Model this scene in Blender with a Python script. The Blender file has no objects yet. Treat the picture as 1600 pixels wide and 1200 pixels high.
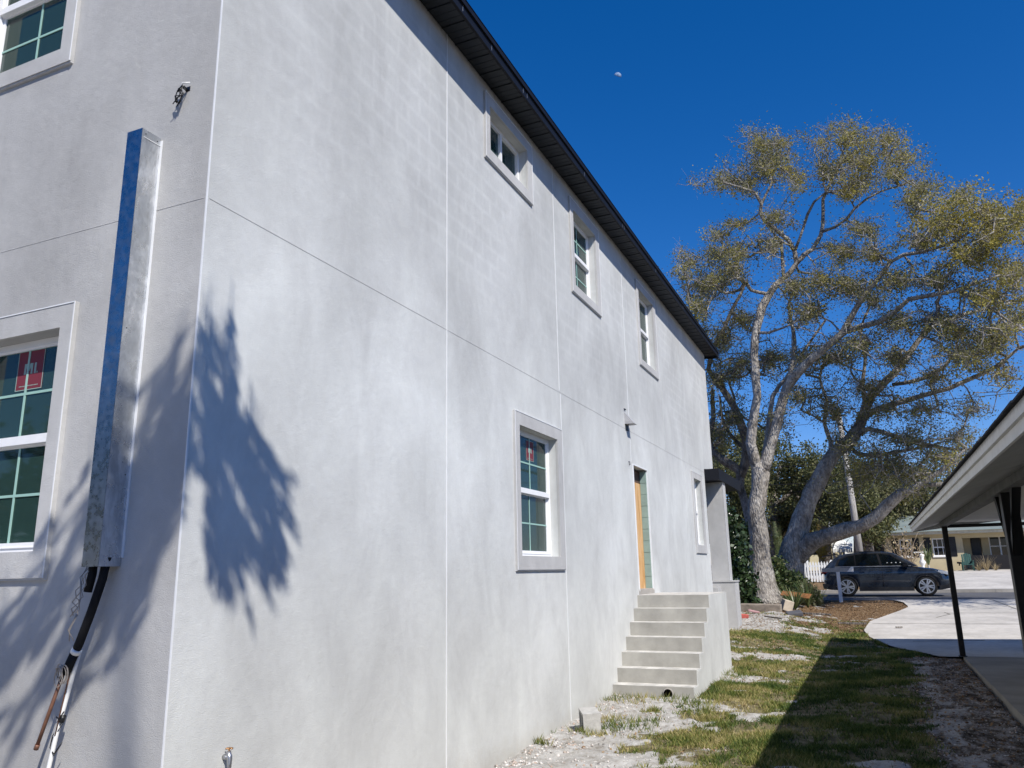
import bpy, bmesh, math, random
import numpy as np
from mathutils import Vector, Matrix, noise
random.seed(7); rng = np.random.default_rng(7)
S = bpy.context.scene; COL = S.collection
PI = math.pi; rad = math.radians

# ------------------------------------------------------------------ camera, sky, sun, exposure
CAMPOS = np.array([3.6, 0.0, 1.78]); F = 1230.0
vY = np.array([1365-800, -(885-600), -F]); vY /= np.linalg.norm(vY)
vX = -np.array([-2057-800, -(950-600), -F]); vX /= np.linalg.norm(vX)
vX -= vY*np.dot(vX, vY); vX /= np.linalg.norm(vX)
vZ = np.cross(vX, vY)
RW = np.stack([vX, vY, vZ], 1)          # world -> camera
cam_d = bpy.data.cameras.new('camera'); cam = bpy.data.objects.new('camera', cam_d); COL.objects.link(cam)
M = RW.T
mw = Matrix([[M[i][j] for j in range(3)] + [CAMPOS[i]] for i in range(3)] + [[0, 0, 0, 1]])
cam.matrix_world = mw
cam_d.sensor_width = 36; cam_d.lens = 36*F/1600; cam_d.clip_start = .05; cam_d.clip_end = 5000
S.camera = cam
def ray(px, py):
    d = np.array([px-800, -(py-600), -F]); return RW.T @ (d/np.linalg.norm(d))
def at(px, py, y):                       # the point in the plane of that depth along the street
    d = ray(px, py); return CAMPOS + d*(y/d[1])
SUN = Vector((.76, -.61, 1.0)).normalized()
el = math.asin(SUN.z); az = math.atan2(SUN.x, SUN.y)
w = bpy.data.worlds.new('World'); S.world = w; w.use_nodes = True
nt = w.node_tree; bg = nt.nodes['Background']
sky = nt.nodes.new('ShaderNodeTexSky'); sky.sky_type = 'NISHITA'; sky.sun_disc = False
sky.sun_elevation = el; sky.sun_rotation = az
sky.air_density = 1.0; sky.dust_density = 0.12; sky.ozone_density = 5.0; sky.altitude = 200
hs = nt.nodes.new('ShaderNodeHueSaturation'); hs.inputs['Saturation'].default_value = 1.33
nt.links.new(sky.outputs[0], hs.inputs['Color']); mt = nt.nodes.new('ShaderNodeMix'); mt.data_type = 'RGBA'; mt.blend_type = 'MULTIPLY'; mt.inputs[0].default_value = 1; mt.inputs[7].default_value = (1.16, 1.03, 1.26, 1)
nt.links.new(hs.outputs[0], mt.inputs[6]); nt.links.new(mt.outputs[2], bg.inputs[0]); bg.inputs[1].default_value = 0.085
sl = bpy.data.lights.new('sun', 'SUN'); so = bpy.data.objects.new('sun', sl); COL.objects.link(so)
sl.energy = 4.6; sl.angle = rad(.53); sl.color = (1, .955, .885)
so.rotation_euler = SUN.to_track_quat('Z', 'Y').to_euler(); so.location = (20, -20, 40)
S.view_settings.view_transform = 'Standard'; S.view_settings.look = 'None'
S.view_settings.exposure = 0.34; S.view_settings.gamma = 1; S.view_settings.use_curve_mapping = False

# ------------------------------------------------------------------ materials
class NM:
    def __init__(s, name, rough=.8, spec=.3, metal=0.0):
        s.m = bpy.data.materials.new(name); s.m.use_nodes = True; s.t = s.m.node_tree; s.n = s.t.nodes
        s.b = s.n['Principled BSDF']; s.b.inputs['Roughness'].default_value = rough
        s.b.inputs['Specular IOR Level'].default_value = spec; s.b.inputs['Metallic'].default_value = metal
        s.tc = s.n.new('ShaderNodeNewGeometry')
        s.pos = s.tc.outputs['Position']
    def link(s, a, b): s.t.links.new(a, b)
    def mapv(s, scale, loc=(0, 0, 0), src=None):
        m = s.n.new('ShaderNodeMapping'); m.inputs['Scale'].default_value = scale; m.inputs['Location'].default_value = loc
        s.link(src or s.pos, m.inputs[0]); return m.outputs[0]
    def objc(s):
        c = s.n.new('ShaderNodeTexCoord'); return c.outputs['Object']
    def noise(s, scale, detail=4, rough=.55, vec=None, dist=0):
        n = s.n.new('ShaderNodeTexNoise'); n.inputs['Scale'].default_value = scale; n.inputs['Detail'].default_value = detail
        n.inputs['Roughness'].default_value = rough; n.inputs['Distortion'].default_value = dist
        s.link(vec or s.pos, n.inputs['Vector']); return n.outputs[0]
    def ramp(s, fac, stops):
        r = s.n.new('ShaderNodeValToRGB'); e = r.color_ramp.elements
        while len(e) < len(stops): e.new(.5)
        for k, (p, c) in enumerate(stops):
            e[k].position = p; e[k].color = tuple(c)+(1,) if len(c) == 3 else c
        s.link(fac, r.inputs[0]); return r.outputs[0]
    def mix(s, fac, a, b, mode='MIX'):
        m = s.n.new('ShaderNodeMix'); m.data_type = 'RGBA'; m.blend_type = mode
        for sock, v in ((m.inputs[0], fac), (m.inputs[6], a), (m.inputs[7], b)):
            if hasattr(v, 'is_output'): s.link(v, sock)
            elif isinstance(v, (int, float)): sock.default_value = v
            else: sock.default_value = tuple(v)+(1,)
        return m.outputs[2]
    def math(s, op, a, b=0.0):
        m = s.n.new('ShaderNodeMath'); m.operation = op
        for sock, v in ((m.inputs[0], a), (m.inputs[1], b)):
            if hasattr(v, 'is_output'): s.link(v, sock)
            else: sock.default_value = v
        return m.outputs[0]
    def col(s, c):
        if hasattr(c, 'is_output'): s.link(c, s.b.inputs['Base Color'])
        else: s.b.inputs['Base Color'].default_value = tuple(c)+(1,)
        return s
    def bump(s, h, strength=.3, dist=.01):
        b = s.n.new('ShaderNodeBump'); b.inputs['Strength'].default_value = strength; b.inputs['Distance'].default_value = dist
        s.link(h, b.inputs['Height']); s.link(b.outputs[0], s.b.inputs['Normal']); return s
def simple(name, c, rough=.6, spec=.3, metal=0.0, var=.15, scale=8, bump=0, bscale=60):
    m = NM(name, rough, spec, metal)
    n = m.noise(scale, 5, .6)
    m.col(m.ramp(n, [(.3, [v*(1-var) for v in c]), (.7, [min(1, v*(1+var)) for v in c])]))
    if bump: m.bump(m.noise(bscale, 3), bump, .004)
    return m.m

def stucco(name, base, tint, blocks=True):
    m = NM(name, .92, .12)
    big = m.noise(.55, 5, .6, m.mapv((1, 1, .8)), .4)
    mid = m.noise(1.7, 6, .65, m.mapv((1, 1, .55), (3, 1, 4)), .6)
    fin = m.noise(7, 7, .75)
    a = m.ramp(big, [(.30, [v*.88 for v in base]), (.5, base), (.70, [v*1.07 for v in tint])])
    b = m.ramp(mid, [(.28, (.84, .835, .835)), (.48, (.98, .98, .98)), (.64, (1.07, 1.075, 1.07))])
    c = m.mix(.75, a, b, 'MULTIPLY')
    c = m.mix(.35, c, m.ramp(fin, [(.3, (.86, .86, .86)), (.7, (1.1, 1.1, 1.1))]), 'MULTIPLY')
    if blocks:   # the concrete blocks ghosting through the drying render of the upper storey
        sp = m.n.new('ShaderNodeSeparateXYZ'); m.link(m.pos, sp.inputs[0])
        cb = m.n.new('ShaderNodeCombineXYZ'); m.link(sp.outputs[1], cb.inputs[0]); m.link(sp.outputs[2], cb.inputs[1])
        br = m.n.new('ShaderNodeTexBrick'); br.inputs['Scale'].default_value = 1
        br.inputs['Brick Width'].default_value = .40; br.inputs['Row Height'].default_value = .20
        br.inputs['Mortar Size'].default_value = .05; br.inputs['Mortar Smooth'].default_value = 1.0
        br.inputs['Color1'].default_value = (.97, .97, .97, 1); br.inputs['Color2'].default_value = (.92, .92, .925, 1); br.inputs['Mortar'].default_value = (1.06, 1.06, 1.06, 1)
        m.link(cb.outputs[0], br.inputs['Vector'])
        zf = m.math('MULTIPLY', m.ramp(m.math('DIVIDE', sp.outputs[2], 8.0), [(.50, (0, 0, 0)), (.62, (1, 1, 1))]), m.ramp(m.noise(.5, 3, .5, m.mapv((1, 1, 1), (9, 2, 5))), [(.42, (0, 0, 0)), (.6, (1, 1, 1))]))
        c = m.mix(m.math('MULTIPLY', zf, .55), c, m.mix(1.0, c, br.outputs[0], 'MULTIPLY'))
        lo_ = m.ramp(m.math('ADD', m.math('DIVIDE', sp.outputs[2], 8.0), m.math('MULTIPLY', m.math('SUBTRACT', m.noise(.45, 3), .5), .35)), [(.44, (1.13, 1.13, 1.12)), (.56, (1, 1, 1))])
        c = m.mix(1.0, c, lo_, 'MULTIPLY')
        spl = m.ramp(m.math('SUBTRACT', m.math('MULTIPLY', m.noise(7, 6, .75), .55), sp.outputs[2]), [(.10, (1, 1, 1)), (.42, (.74, .70, .64))])
        c = m.mix(.8, c, spl, 'MULTIPLY')
    m.col(c)
    h = m.math('ADD', m.noise(150, 3, .6), m.math('MULTIPLY', m.noise(14, 4), 1.2))
    m.bump(m.math('ADD', h, m.math('MULTIPLY', m.noise(320, 2, .5), .8)), .55, .006)
    return m.m
M_ = {}
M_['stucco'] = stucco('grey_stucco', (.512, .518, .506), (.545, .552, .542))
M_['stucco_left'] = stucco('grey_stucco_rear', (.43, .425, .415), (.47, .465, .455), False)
M_['stucco_trim'] = stucco('trim_stucco', (.47, .465, .455), (.49, .485, .475), False)
M_['bead'] = simple('white_vinyl_bead', (.70, .71, .72), .5, .3, var=.05)
M_['joint'] = simple('grey_joint', (.48, .48, .48), .7, .2, var=.1)
M_['vinyl'] = simple('white_vinyl', (.80, .80, .80), .35, .4, var=.03)
M_['muntin'] = simple('green_muntin', (.30, .48, .42), .5, .3, var=.04)
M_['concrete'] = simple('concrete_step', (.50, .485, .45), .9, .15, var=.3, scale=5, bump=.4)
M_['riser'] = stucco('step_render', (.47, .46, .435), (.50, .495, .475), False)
M_['riser2'] = simple('shaded_concrete_riser', (.335, .325, .295), .92, .1, var=.2, scale=2.6, bump=.5)  # darker tone paints in the weaker sunlight on the riser faces
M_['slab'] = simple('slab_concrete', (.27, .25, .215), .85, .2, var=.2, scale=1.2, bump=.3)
M_['dark_metal'] = simple('dark_bronze_metal', (.007, .008, .012), .55, .2, var=.1)
M_['soffit'] = simple('dark_soffit', (.012, .015, .019), .5, .35, var=.08)
M_['shingle'] = simple('dark_shingle', (.045, .045, .05), .95, .1, var=.4, scale=30, bump=.6)
M_['black_foam'] = simple('black_foam', (.008, .008, .009), .75, .2, bump=.3)
M_['copper'] = simple('old_copper', (.20, .10, .065), .5, .4, .5, var=.3, scale=20)
M_['pvc'] = simple('white_pvc', (.78, .78, .76), .35, .4, var=.04)
M_['wire_grey'] = simple('grey_wire', (.32, .28, .24), .6)
M_['brass'] = simple('brass', (.45, .25, .12), .35, .5, .8)
M_['steel'] = simple('steel', (.45, .46, .48), .35, .5, .9)
M_['black_paint'] = simple('black_paint', (.008, .008, .009), .4, .45, var=.3)
M_['plywood'] = None
M_['teal_block'] = simple('sealed_block', (.23, .32, .295), .7, .3, var=.12, scale=6, bump=.4)
M_['dark_in'] = simple('interior_dark', (.10, .11, .10), .9)
M_['drywall'] = simple('interior_wall', (.42, .46, .42), .9)
M_['curtain'] = simple('green_curtain', (.30, .42, .33), .9, var=.3, scale=5)
M_['red'] = simple('red_sticker', (.17, .028, .042), .6, var=.05)
M_['pale'] = simple('pale_lettering', (.27, .38, .34), .6, var=.02)
M_['paper'] = simple('paper_sheet', (.26, .36, .33), .8, var=.02)
m = NM('plywood', .75, .2)
g = m.noise(2.2, 6, .7, m.mapv((3, 3, .5)), 1.5)
m.col(m.ramp(g, [(.3, (.42, .22, .08)), (.5, (.60, .36, .16)), (.7, (.66, .50, .33))])); M_['plywood'] = m.m
m = NM('galvanised', .32, .5, .85)
v = m.n.new('ShaderNodeTexVoronoi'); v.inputs['Scale'].default_value = 45; m.link(m.mapv((1, 1, .6)), v.inputs['Vector'])
cc = m.ramp(m.noise(5, 6, .7, m.mapv((1, 1, .4)), .6), [(.32, (.40, .42, .44)), (.52, (.56, .58, .60)), (.66, (.80, .81, .82))])
m.col(m.mix(.3, cc, m.ramp(v.outputs['Color'], [(0, (.5, .5, .5)), (1, (1.15, 1.15, 1.15))]), 'MULTIPLY'))
m.link(m.ramp(m.noise(9, 5), [(.35, (.22, .22, .22)), (.7, (.5, .5, .5))]), m.b.inputs['Roughness']); M_['galv'] = m.m
m = NM('bright_galvanised', .16, .5, 1.0)      # the sky-blue mirror side of the riser cover
m.col(m.ramp(m.noise(14, 6, .75), [(.35, (.30, .32, .34)), (.6, (.40, .42, .44)), (.80, (.58, .60, .62))]))
m.link(m.ramp(m.noise(20, 5), [(.4, (.24, .24, .24)), (.75, (.46, .46, .46))]), m.b.inputs['Roughness']); M_['galv2'] = m.m
def glass(name, tint, trans=.65):
    m = bpy.data.materials.new(name); m.use_nodes = True; t = m.node_tree; t.nodes.clear()
    o = t.nodes.new('ShaderNodeOutputMaterial'); tr = t.nodes.new('ShaderNodeBsdfTransparent'); tr.inputs[0].default_value = tint+(1,)
    df = t.nodes.new('ShaderNodeBsdfDiffuse'); df.inputs[0].default_value = (.062, .135, .120, 1) if name != 'car_glass' else (.008, .012, .014, 1)
    gl = t.nodes.new('ShaderNodeBsdfGlossy'); gl.inputs['Roughness'].default_value = .03
    m1 = t.nodes.new('ShaderNodeMixShader'); m1.inputs[0].default_value = 1-trans
    fr = t.nodes.new('ShaderNodeFresnel'); fr.inputs[0].default_value = 1.5
    m2 = t.nodes.new('ShaderNodeMixShader')
    L = t.links.new; L(tr.outputs[0], m1.inputs[1]); L(df.outputs[0], m1.inputs[2]); L(fr.outputs[0], m2.inputs[0]); L(m1.outputs[0], m2.inputs[1]); L(gl.outputs[0], m2.inputs[2]); L(m2.outputs[0], o.inputs[0])
    return m
M_['glass'] = glass('tinted_glass', (.56, .84, .74))
M_['car_glass'] = glass('car_glass', (.25, .30, .30), .5)
def bark(name, c1, c2, c3):
    m = NM(name, .95, .1)
    v = m.n.new('ShaderNodeTexVoronoi'); v.inputs['Scale'].default_value = 22; m.link(m.mapv((1, 1, .35)), v.inputs['Vector'])
    n = m.noise(1.6, 6, .65); n2 = m.noise(14, 5, .7, m.mapv((1, 1, .5)))
    c = m.ramp(n, [(.33, c1), (.5, c2), (.66, c3)])
    c = m.mix(.8, c, m.ramp(n2, [(.3, (.45, .45, .45)), (.7, (1.3, 1.3, 1.3))]), 'MULTIPLY')
    c = m.mix(.75, c, m.ramp(m.noise(4.5, 5, .7, m.mapv((1, 1, .6))), [(.38, (.48, .46, .44)), (.52, (1, 1, 1)), (.66, (1.18, 1.18, 1.16))]), 'MULTIPLY')
    c = m.mix(.5, c, m.ramp(v.outputs[0], [(0, (1.1, 1.1, 1.1)), (.6, (.5, .5, .5))]), 'MULTIPLY')
    m.col(c); m.bump(m.math('SUBTRACT', n2, v.outputs[0]), .9, .04); return m.m
M_['bark'] = bark('oak_bark', (.32, .285, .25), (.45, .415, .37), (.59, .555, .51))
M_['bark_dark'] = bark('dark_bark', (.17, .145, .12), (.26, .23, .20), (.36, .33, .30))
def leaf(name, cols, trans=.25, rough=.55, spec=.25):
    m = NM(name, rough, spec); g = m.tc.outputs['Random Per Island']
    n = len(cols); m.col(m.ramp(g, [(k/(n-1) if n > 1 else 0, c) for k, c in enumerate(cols)]))
    o = m.n['Material Output']; tl = m.n.new('ShaderNodeBsdfTranslucent'); mx = m.n.new('ShaderNodeMixShader'); mx.inputs[0].default_value = trans
    m.link(m.ramp(g, [(k/(n-1), [min(1, v*1.3) for v in c]) for k, c in enumerate(cols)]), tl.inputs[0])
    m.link(m.b.outputs[0], mx.inputs[1]); m.link(tl.outputs[0], mx.inputs[2]); m.link(mx.outputs[0], o.inputs[0]); return m.m
def leaf_pos(name, cols, trans):      # blade colour drifts from green to straw across the lawn
    mt_ = leaf(name, cols, trans); t = mt_.node_tree; N_ = t.nodes; geo = [n for n in N_ if n.type == 'NEW_GEOMETRY'][0]
    no = N_.new('ShaderNodeTexNoise'); no.inputs['Scale'].default_value = 1.3; no.inputs['Detail'].default_value = 5; t.links.new(geo.outputs['Position'], no.inputs['Vector'])
    a = N_.new('ShaderNodeMath'); a.operation = 'MULTIPLY_ADD'; a.inputs[1].default_value = 2.6; a.inputs[2].default_value = -1.05; t.links.new(no.outputs[0], a.inputs[0])
    b = N_.new('ShaderNodeMath'); b.operation = 'MULTIPLY_ADD'; b.inputs[1].default_value = .6; t.links.new(geo.outputs['Random Per Island'], b.inputs[0]); t.links.new(a.outputs[0], b.inputs[2]); 
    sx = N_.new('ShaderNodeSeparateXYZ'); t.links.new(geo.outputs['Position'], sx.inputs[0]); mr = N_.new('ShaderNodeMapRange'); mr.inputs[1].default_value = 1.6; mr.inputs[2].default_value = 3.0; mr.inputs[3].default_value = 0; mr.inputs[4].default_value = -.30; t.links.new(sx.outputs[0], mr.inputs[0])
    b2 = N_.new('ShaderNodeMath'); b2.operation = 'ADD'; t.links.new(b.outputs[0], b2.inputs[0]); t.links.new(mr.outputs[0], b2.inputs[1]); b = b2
    for n in N_:
        if n.type == 'VALTORGB': t.links.new(b.outputs[0], n.inputs[0])
    return mt_
M_['leaf_oak'] = leaf('oak_leaf', [(.10, .105, .04), (.20, .195, .06), (.16, .155, .08), (.29, .26, .07), (.23, .215, .12)], .32)
M_['leaf_gold'] = leaf('young_oak_leaf', [(.23, .21, .045), (.36, .30, .05), (.28, .25, .08), (.42, .34, .06)], .35)
M_['leaf_dark'] = leaf('evergreen_leaf', [(.04, .05, .02), (.08, .09, .032), (.125, .13, .05), (.18, .17, .075)])
M_['leaf_mid'] = leaf('grey_green_leaf', [(.06, .065, .03), (.11, .115, .045), (.16, .155, .07), (.19, .17, .10)])
M_['leaf_gloss'] = leaf('glossy_leaf', [(.014, .030, .012), (.03, .055, .02), (.05, .08, .03)], .1, .3, .6)
M_['leaf_strap'] = leaf('strap_leaf', [(.05, .085, .025), (.10, .14, .045), (.15, .19, .08), (.2, .2, .09)], .2, .4, .4)
M_['leaf_yellow'] = leaf('yellow_frond', [(.22, .16, .03), (.34, .25, .05), (.18, .17, .05), (.40, .27, .07)])
M_['leaf_dry'] = leaf('dry_grass', [(.25, .19, .10), (.38, .30, .17), (.46, .38, .24)])
M_['grass'] = leaf_pos('lawn_blade', [(.035, .07, .012), (.065, .105, .018), (.12, .155, .032), (.22, .215, .06), (.33, .28, .11), (.42, .35, .18)], .2)  # green tones darkened to deepen the carport's shade on the lawn
M_['litter'] = leaf('fallen_leaf', [(.16, .085, .04), (.25, .15, .07), (.32, .22, .12), (.11, .06, .035), (.40, .30, .19)], .05, .8)
M_['pebble'] = leaf('pebble', [(.50, .48, .45), (.62, .60, .57), (.38, .34, .30), (.45, .33, .26), (.70, .69, .67)], 0, .9, .1)

# ------------------------------------------------------------------ mesh helpers
def add_obj(name, me, mat, parent=None, mats=None):
    for q in (mats or ([mat] if mat else [])): me.materials.append(q)
    o = bpy.data.objects.new(name, me); COL.objects.link(o)
    if parent is not None: o.parent = parent
    return o
def world_parent(o):   # parents sit at a base point: keep the child's world place
    p = o.parent
    if p is not None:
        T = Matrix.Identity(4); q = p
        while q is not None:
            T = Matrix.Translation(q.location) @ q.rotation_euler.to_matrix().to_4x4() @ T if q.parent is None else q.matrix_parent_inverse @ Matrix.Translation(q.location) @ T
            q = q.parent
        o.matrix_parent_inverse = T.inverted()
class MB:
    def __init__(s): s.v = []; s.f = []; s.mi = []; s.cur = 0; s.sm = []
    def face(s, idx, smooth=False): s.f.append(tuple(idx)); s.mi.append(s.cur); s.sm.append(smooth)
    def hexa(s, p):     # 8 points: bottom 4 ccw, top 4 ccw
        b = len(s.v); s.v += [tuple(q) for q in p]
        for f in ((0, 3, 2, 1), (4, 5, 6, 7), (0, 1, 5, 4), (1, 2, 6, 5), (2, 3, 7, 6), (3, 0, 4, 7)): s.face([b+i for i in f])
    def box(s, x0, x1, y0, y1, z0, z1, T=None):
        x0, x1 = min(x0, x1), max(x0, x1); y0, y1 = min(y0, y1), max(y0, y1); z0, z1 = min(z0, z1), max(z0, z1)
        p = [(x0, y0, z0), (x1, y0, z0), (x1, y1, z0), (x0, y1, z0), (x0, y0, z1), (x1, y0, z1), (x1, y1, z1), (x0, y1, z1)]
        if T: p = [T(*q) for q in p]
        s.hexa(p)
    def quad(s, a, b, c, d): i = len(s.v); s.v += [tuple(a), tuple(b), tuple(c), tuple(d)]; s.face((i, i+1, i+2, i+3))
    def prism(s, poly, h0, h1, T):      # polygon in (a,b), extruded along h; T(a,b,h) -> world
        n = len(poly); b = len(s.v); s.v += [tuple(T(a, c, h0)) for a, c in poly] + [tuple(T(a, c, h1)) for a, c in poly]
        s.face(range(b+n-1, b-1, -1)); s.face(range(b+n, b+2*n))
        for i in range(n): j = (i+1) % n; s.face((b+i, b+j, b+n+j, b+n+i))
    def tube(s, pts, rads, n=8, cap=True, smooth=True):
        pts = [Vector(p) for p in pts]
        if not hasattr(rads, '__len__'): rads = [rads]*len(pts)
        up = None; base = len(s.v)
        for k, p in enumerate(pts):
            d = (pts[min(k+1, len(pts)-1)]-pts[max(k-1, 0)]);
            if d.length < 1e-6: d = Vector((0, 0, 1))
            d.normalize()
            if up is None: up = d.orthogonal().normalized()
            up = (up - d*up.dot(d)); up = up.normalized() if up.length > 1e-5 else d.orthogonal().normalized()
            sd = d.cross(up)
            for i in range(n):
                a = 2*PI*i/n; q = p+(up*math.cos(a)+sd*math.sin(a))*rads[k]; s.v.append(tuple(q))
        for k in range(len(pts)-1):
            for i in range(n):
                j = (i+1) % n; a = base+k*n; s.face((a+i, a+j, a+n+j, a+n+i), smooth)
        if cap:
            s.face([base+i for i in range(n-1, -1, -1)]); s.face([base+(len(pts)-1)*n+i for i in range(n)])
    def lathe(s, prof, n=16, T=None, smooth=True):
        b = len(s.v); T = T or (lambda x, y, z: (x, y, z))
        for r, z in prof:
            for i in range(n): a = 2*PI*i/n; s.v.append(tuple(T(r*math.cos(a), r*math.sin(a), z)))
        for k in range(len(prof)-1):
            for i in range(n): j = (i+1) % n; s.face((b+k*n+i, b+k*n+j, b+(k+1)*n+j, b+(k+1)*n+i), smooth)
        s.face([b+i for i in range(n-1, -1, -1)]); s.face([b+(len(prof)-1)*n+i for i in range(n)])
    def mesh(s, name, fix=True, bevel=0):
        me = bpy.data.meshes.new(name); me.from_pydata(s.v, [], s.f)
        me.polygons.foreach_set('material_index', s.mi); me.polygons.foreach_set('use_smooth', s.sm)
        if fix or bevel:
            bm = bmesh.new(); bm.from_mesh(me)
            if fix: bmesh.ops.recalc_face_normals(bm, faces=bm.faces)
            if bevel: bmesh.ops.bevel(bm, geom=[e for e in bm.edges if len(e.link_faces) == 2 and e.calc_face_angle(0) > .5], offset=bevel, segments=2, affect='EDGES', profile=.6)
            bm.to_mesh(me); bm.free()
        me.update(); return me
    def build(s, name, mat, parent=None, fix=True, bevel=0, mats=None):
        o = add_obj(name, s.mesh(name, fix, bevel), mat, parent, mats); world_parent(o); return o
def thing(name, label, cat, loc=(0, 0, 0), group=None):
    o = bpy.data.objects.new(name, None); COL.objects.link(o); o.location = loc; o.empty_display_size = .2
    o['label'] = label; o['category'] = cat
    if group: o['group'] = group
    return o
def tag(o, label, cat, group=None, kind=None):
    if kind: o['kind'] = kind
    if label: o['label'] = label
    if cat: o['category'] = cat
    if group: o['group'] = group
    return o
def bulk(name, V, Fc, mat, parent=None, kind=None, smooth=False, mats=None, mi=None):   # numpy arrays -> mesh
    me = bpy.data.meshes.new(name); V = np.asarray(V, np.float32); Fc = np.asarray(Fc, np.int32); k = Fc.shape[1]
    me.vertices.add(len(V)); me.vertices.foreach_set('co', V.ravel())
    me.loops.add(Fc.size); me.loops.foreach_set('vertex_index', Fc.ravel())
    me.polygons.add(len(Fc)); me.polygons.foreach_set('loop_start', np.arange(0, Fc.size, k)); me.polygons.foreach_set('loop_total', np.full(len(Fc), k))
    if mi is not None: me.polygons.foreach_set('material_index', mi)
    if smooth: me.polygons.foreach_set('use_smooth', np.ones(len(Fc), bool))
    me.update(calc_edges=True); me.validate()
    o = add_obj(name, me, mat, parent, mats)
    if parent is not None: world_parent(o)
    if kind: o['kind'] = kind
    return o
def smoothstep(a, b, x): t = np.clip((x-a)/(b-a), 0, 1); return t*t*(3-2*t)
_lat = rng.random((256, 256))
def vnoise(x, y, s, o=0):
    x = np.asarray(x)*s+37.1+o*13.7; y = np.asarray(y)*s+11.3+o*7.9
    xi = np.floor(x).astype(int); yi = np.floor(y).astype(int); fx = x-xi; fy = y-yi; fx = fx*fx*(3-2*fx); fy = fy*fy*(3-2*fy)
    g = lambda a, b: _lat[a % 256, b % 256]
    return (g(xi, yi)*(1-fx)+g(xi+1, yi)*fx)*(1-fy)+(g(xi, yi+1)*(1-fx)+g(xi+1, yi+1)*fx)*fy
def fbm(x, y, s, o=0, n=4): return sum(vnoise(x, y, s*2**k, o+k)*.5**k for k in range(n))/sum(.5**k for k in range(n))

# ------------------------------------------------------------------ terrain
def terr(x, y):
    x = np.asarray(x, float); y = np.asarray(y, float)
    L = np.interp(y, [-30, 8, 11.5, 14.7, 20.6, 26.5, 30, 38, 42, 52, 70, 300], [-.06, -.05, .06, .14, .38, .66, .655, .66, 1.15, 1.48, 1.7, 2.5])
    R = np.interp(y, [-30, 8, 14, 19, 27, 30, 38, 42, 52, 70, 300], [0, 0, .06, .10, .46, .64, .66, .95, 1.46, 1.7, 2.5])
    t = smoothstep(.6, 3.2, x); return L*(1-t)+R*t
DRIVE = None
def drive_x(y):      # left edge of the concrete drive
    return np.interp(y, [17.3, 18.2, 19.2, 20.6, 22.0, 24, 26, 28, 29.4, 30.6], [4.6, 4.25, 3.75, 3.35, 3.20, 3.35, 3.9, 4.45, 4.35, 3.9])
def masks(x, y):
    n1 = fbm(x, y, 1.1, 1); n2 = fbm(x, y, 3.2, 5); n3 = fbm(x, y, .5, 9)
    sand = smoothstep(.50, .62, n1*.55+n2*.45 + .32*(1-smoothstep(.3, 1.7, x+.5*(n3-.5)))*(1-smoothstep(14, 17, y)) - .1*smoothstep(1.8, 3, x))
    sand = np.maximum(sand, (1-smoothstep(1.0, 1.9, x+1.2*(n1-.5)))*smoothstep(19, 20.5, y)*(1-smoothstep(23.5, 25.5, y+2*(n2-.5))))
    sand = np.maximum(sand, .95*np.exp(-((x-4.22-.5*(n1-.5))/.15)**2)*smoothstep(.36, .56, n2)*(1-smoothstep(16.6, 17.3, y)))
    strip = smoothstep(3.65, 4.15, x+.7*(n2-.5))*(1-smoothstep(17.2, 18.2, y))
    litter = np.clip(smoothstep(19.5, 23, y+3*(n1-.5))+.0*x, 0, 1)*(1-sand)
    return sand, strip, litter
def pave(x, y):
    return ((x > 4.93) & (y < 17.5)) | ((x > drive_x(y)) & (y > 17.4) & (y < 30.5)) | ((y > 30.3) & (y < 38.0))
gx = np.concatenate([[-400, -150, -60, -25, -12, -6, -3, -1.5], np.arange(-.9, 5.4, .055), [5.7, 6.2, 7, 8, 10, 13, 18, 30, 60, 150, 400]])
gy = np.concatenate([[-300, -80, -30, -12, -4, 0, 3, 5], np.arange(6, 19, .055), np.arange(19, 31, .09), np.arange(31, 54, .6), [56, 60, 66, 75, 90, 130, 200, 300, 600]])
GX, GY = np.meshgrid(gx, gy, indexing='ij')
GZ = terr(GX, GY); sand, strip, litter = masks(GX, GY)
near = (GX > -1) & (GX < 5.4) & (GY > 5.9) & (GY < 31)
GZ = GZ + near*((fbm(GX, GY, 2.2, 20)-.5)*.07 + (fbm(GX, GY, 9, 25, 3)-.5)*.035*(.6+sand*1.2))
GZ = np.where(pave(GX, GY), terr(GX, GY)-.06, GZ)
nx, ny = len(gx), len(gy); I = np.arange(nx*ny).reshape(nx, ny)
Fq = np.stack([I[:-1, :-1], I[1:, :-1], I[1:, 1:], I[:-1, 1:]], -1).reshape(-1, 4)
m = NM('yard_soil', .95, .1)
at_ = m.n.new('ShaderNodeAttribute'); at_.attribute_name = 'zone'; sp = m.n.new('ShaderNodeSeparateColor'); m.link(at_.outputs[0], sp.inputs[0])
soil = m.ramp(m.noise(6, 6, .7), [(.32, (.075, .065, .035)), (.48, (.15, .13, .07)), (.66, (.27, .23, .14))])
sandc = m.ramp(m.noise(5, 8, .75), [(.3, (.20, .18, .15)), (.42, (.34, .32, .285)), (.55, (.46, .445, .415)), (.75, (.60, .59, .565))])
lit = m.ramp(m.noise(9, 6, .7), [(.3, (.10, .06, .035)), (.55, (.20, .13, .07)), (.7, (.30, .22, .13))])
stp = m.ramp(m.noise(5, 10, .85, m.mapv((1, .6, 1))), [(.40, (.05, .038, .027)), (.48, (.12, .10, .075)), (.54, (.30, .27, .24)), (.64, (.46, .44, .41))])
edge = m.math('MULTIPLY', m.math('SUBTRACT', m.noise(13, 5, .7), .5), .9)
def thr(ch): return m.ramp(m.math('ADD', sp.outputs[ch], edge), [(.38, (0, 0, 0)), (.62, (1, 1, 1))])
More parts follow.
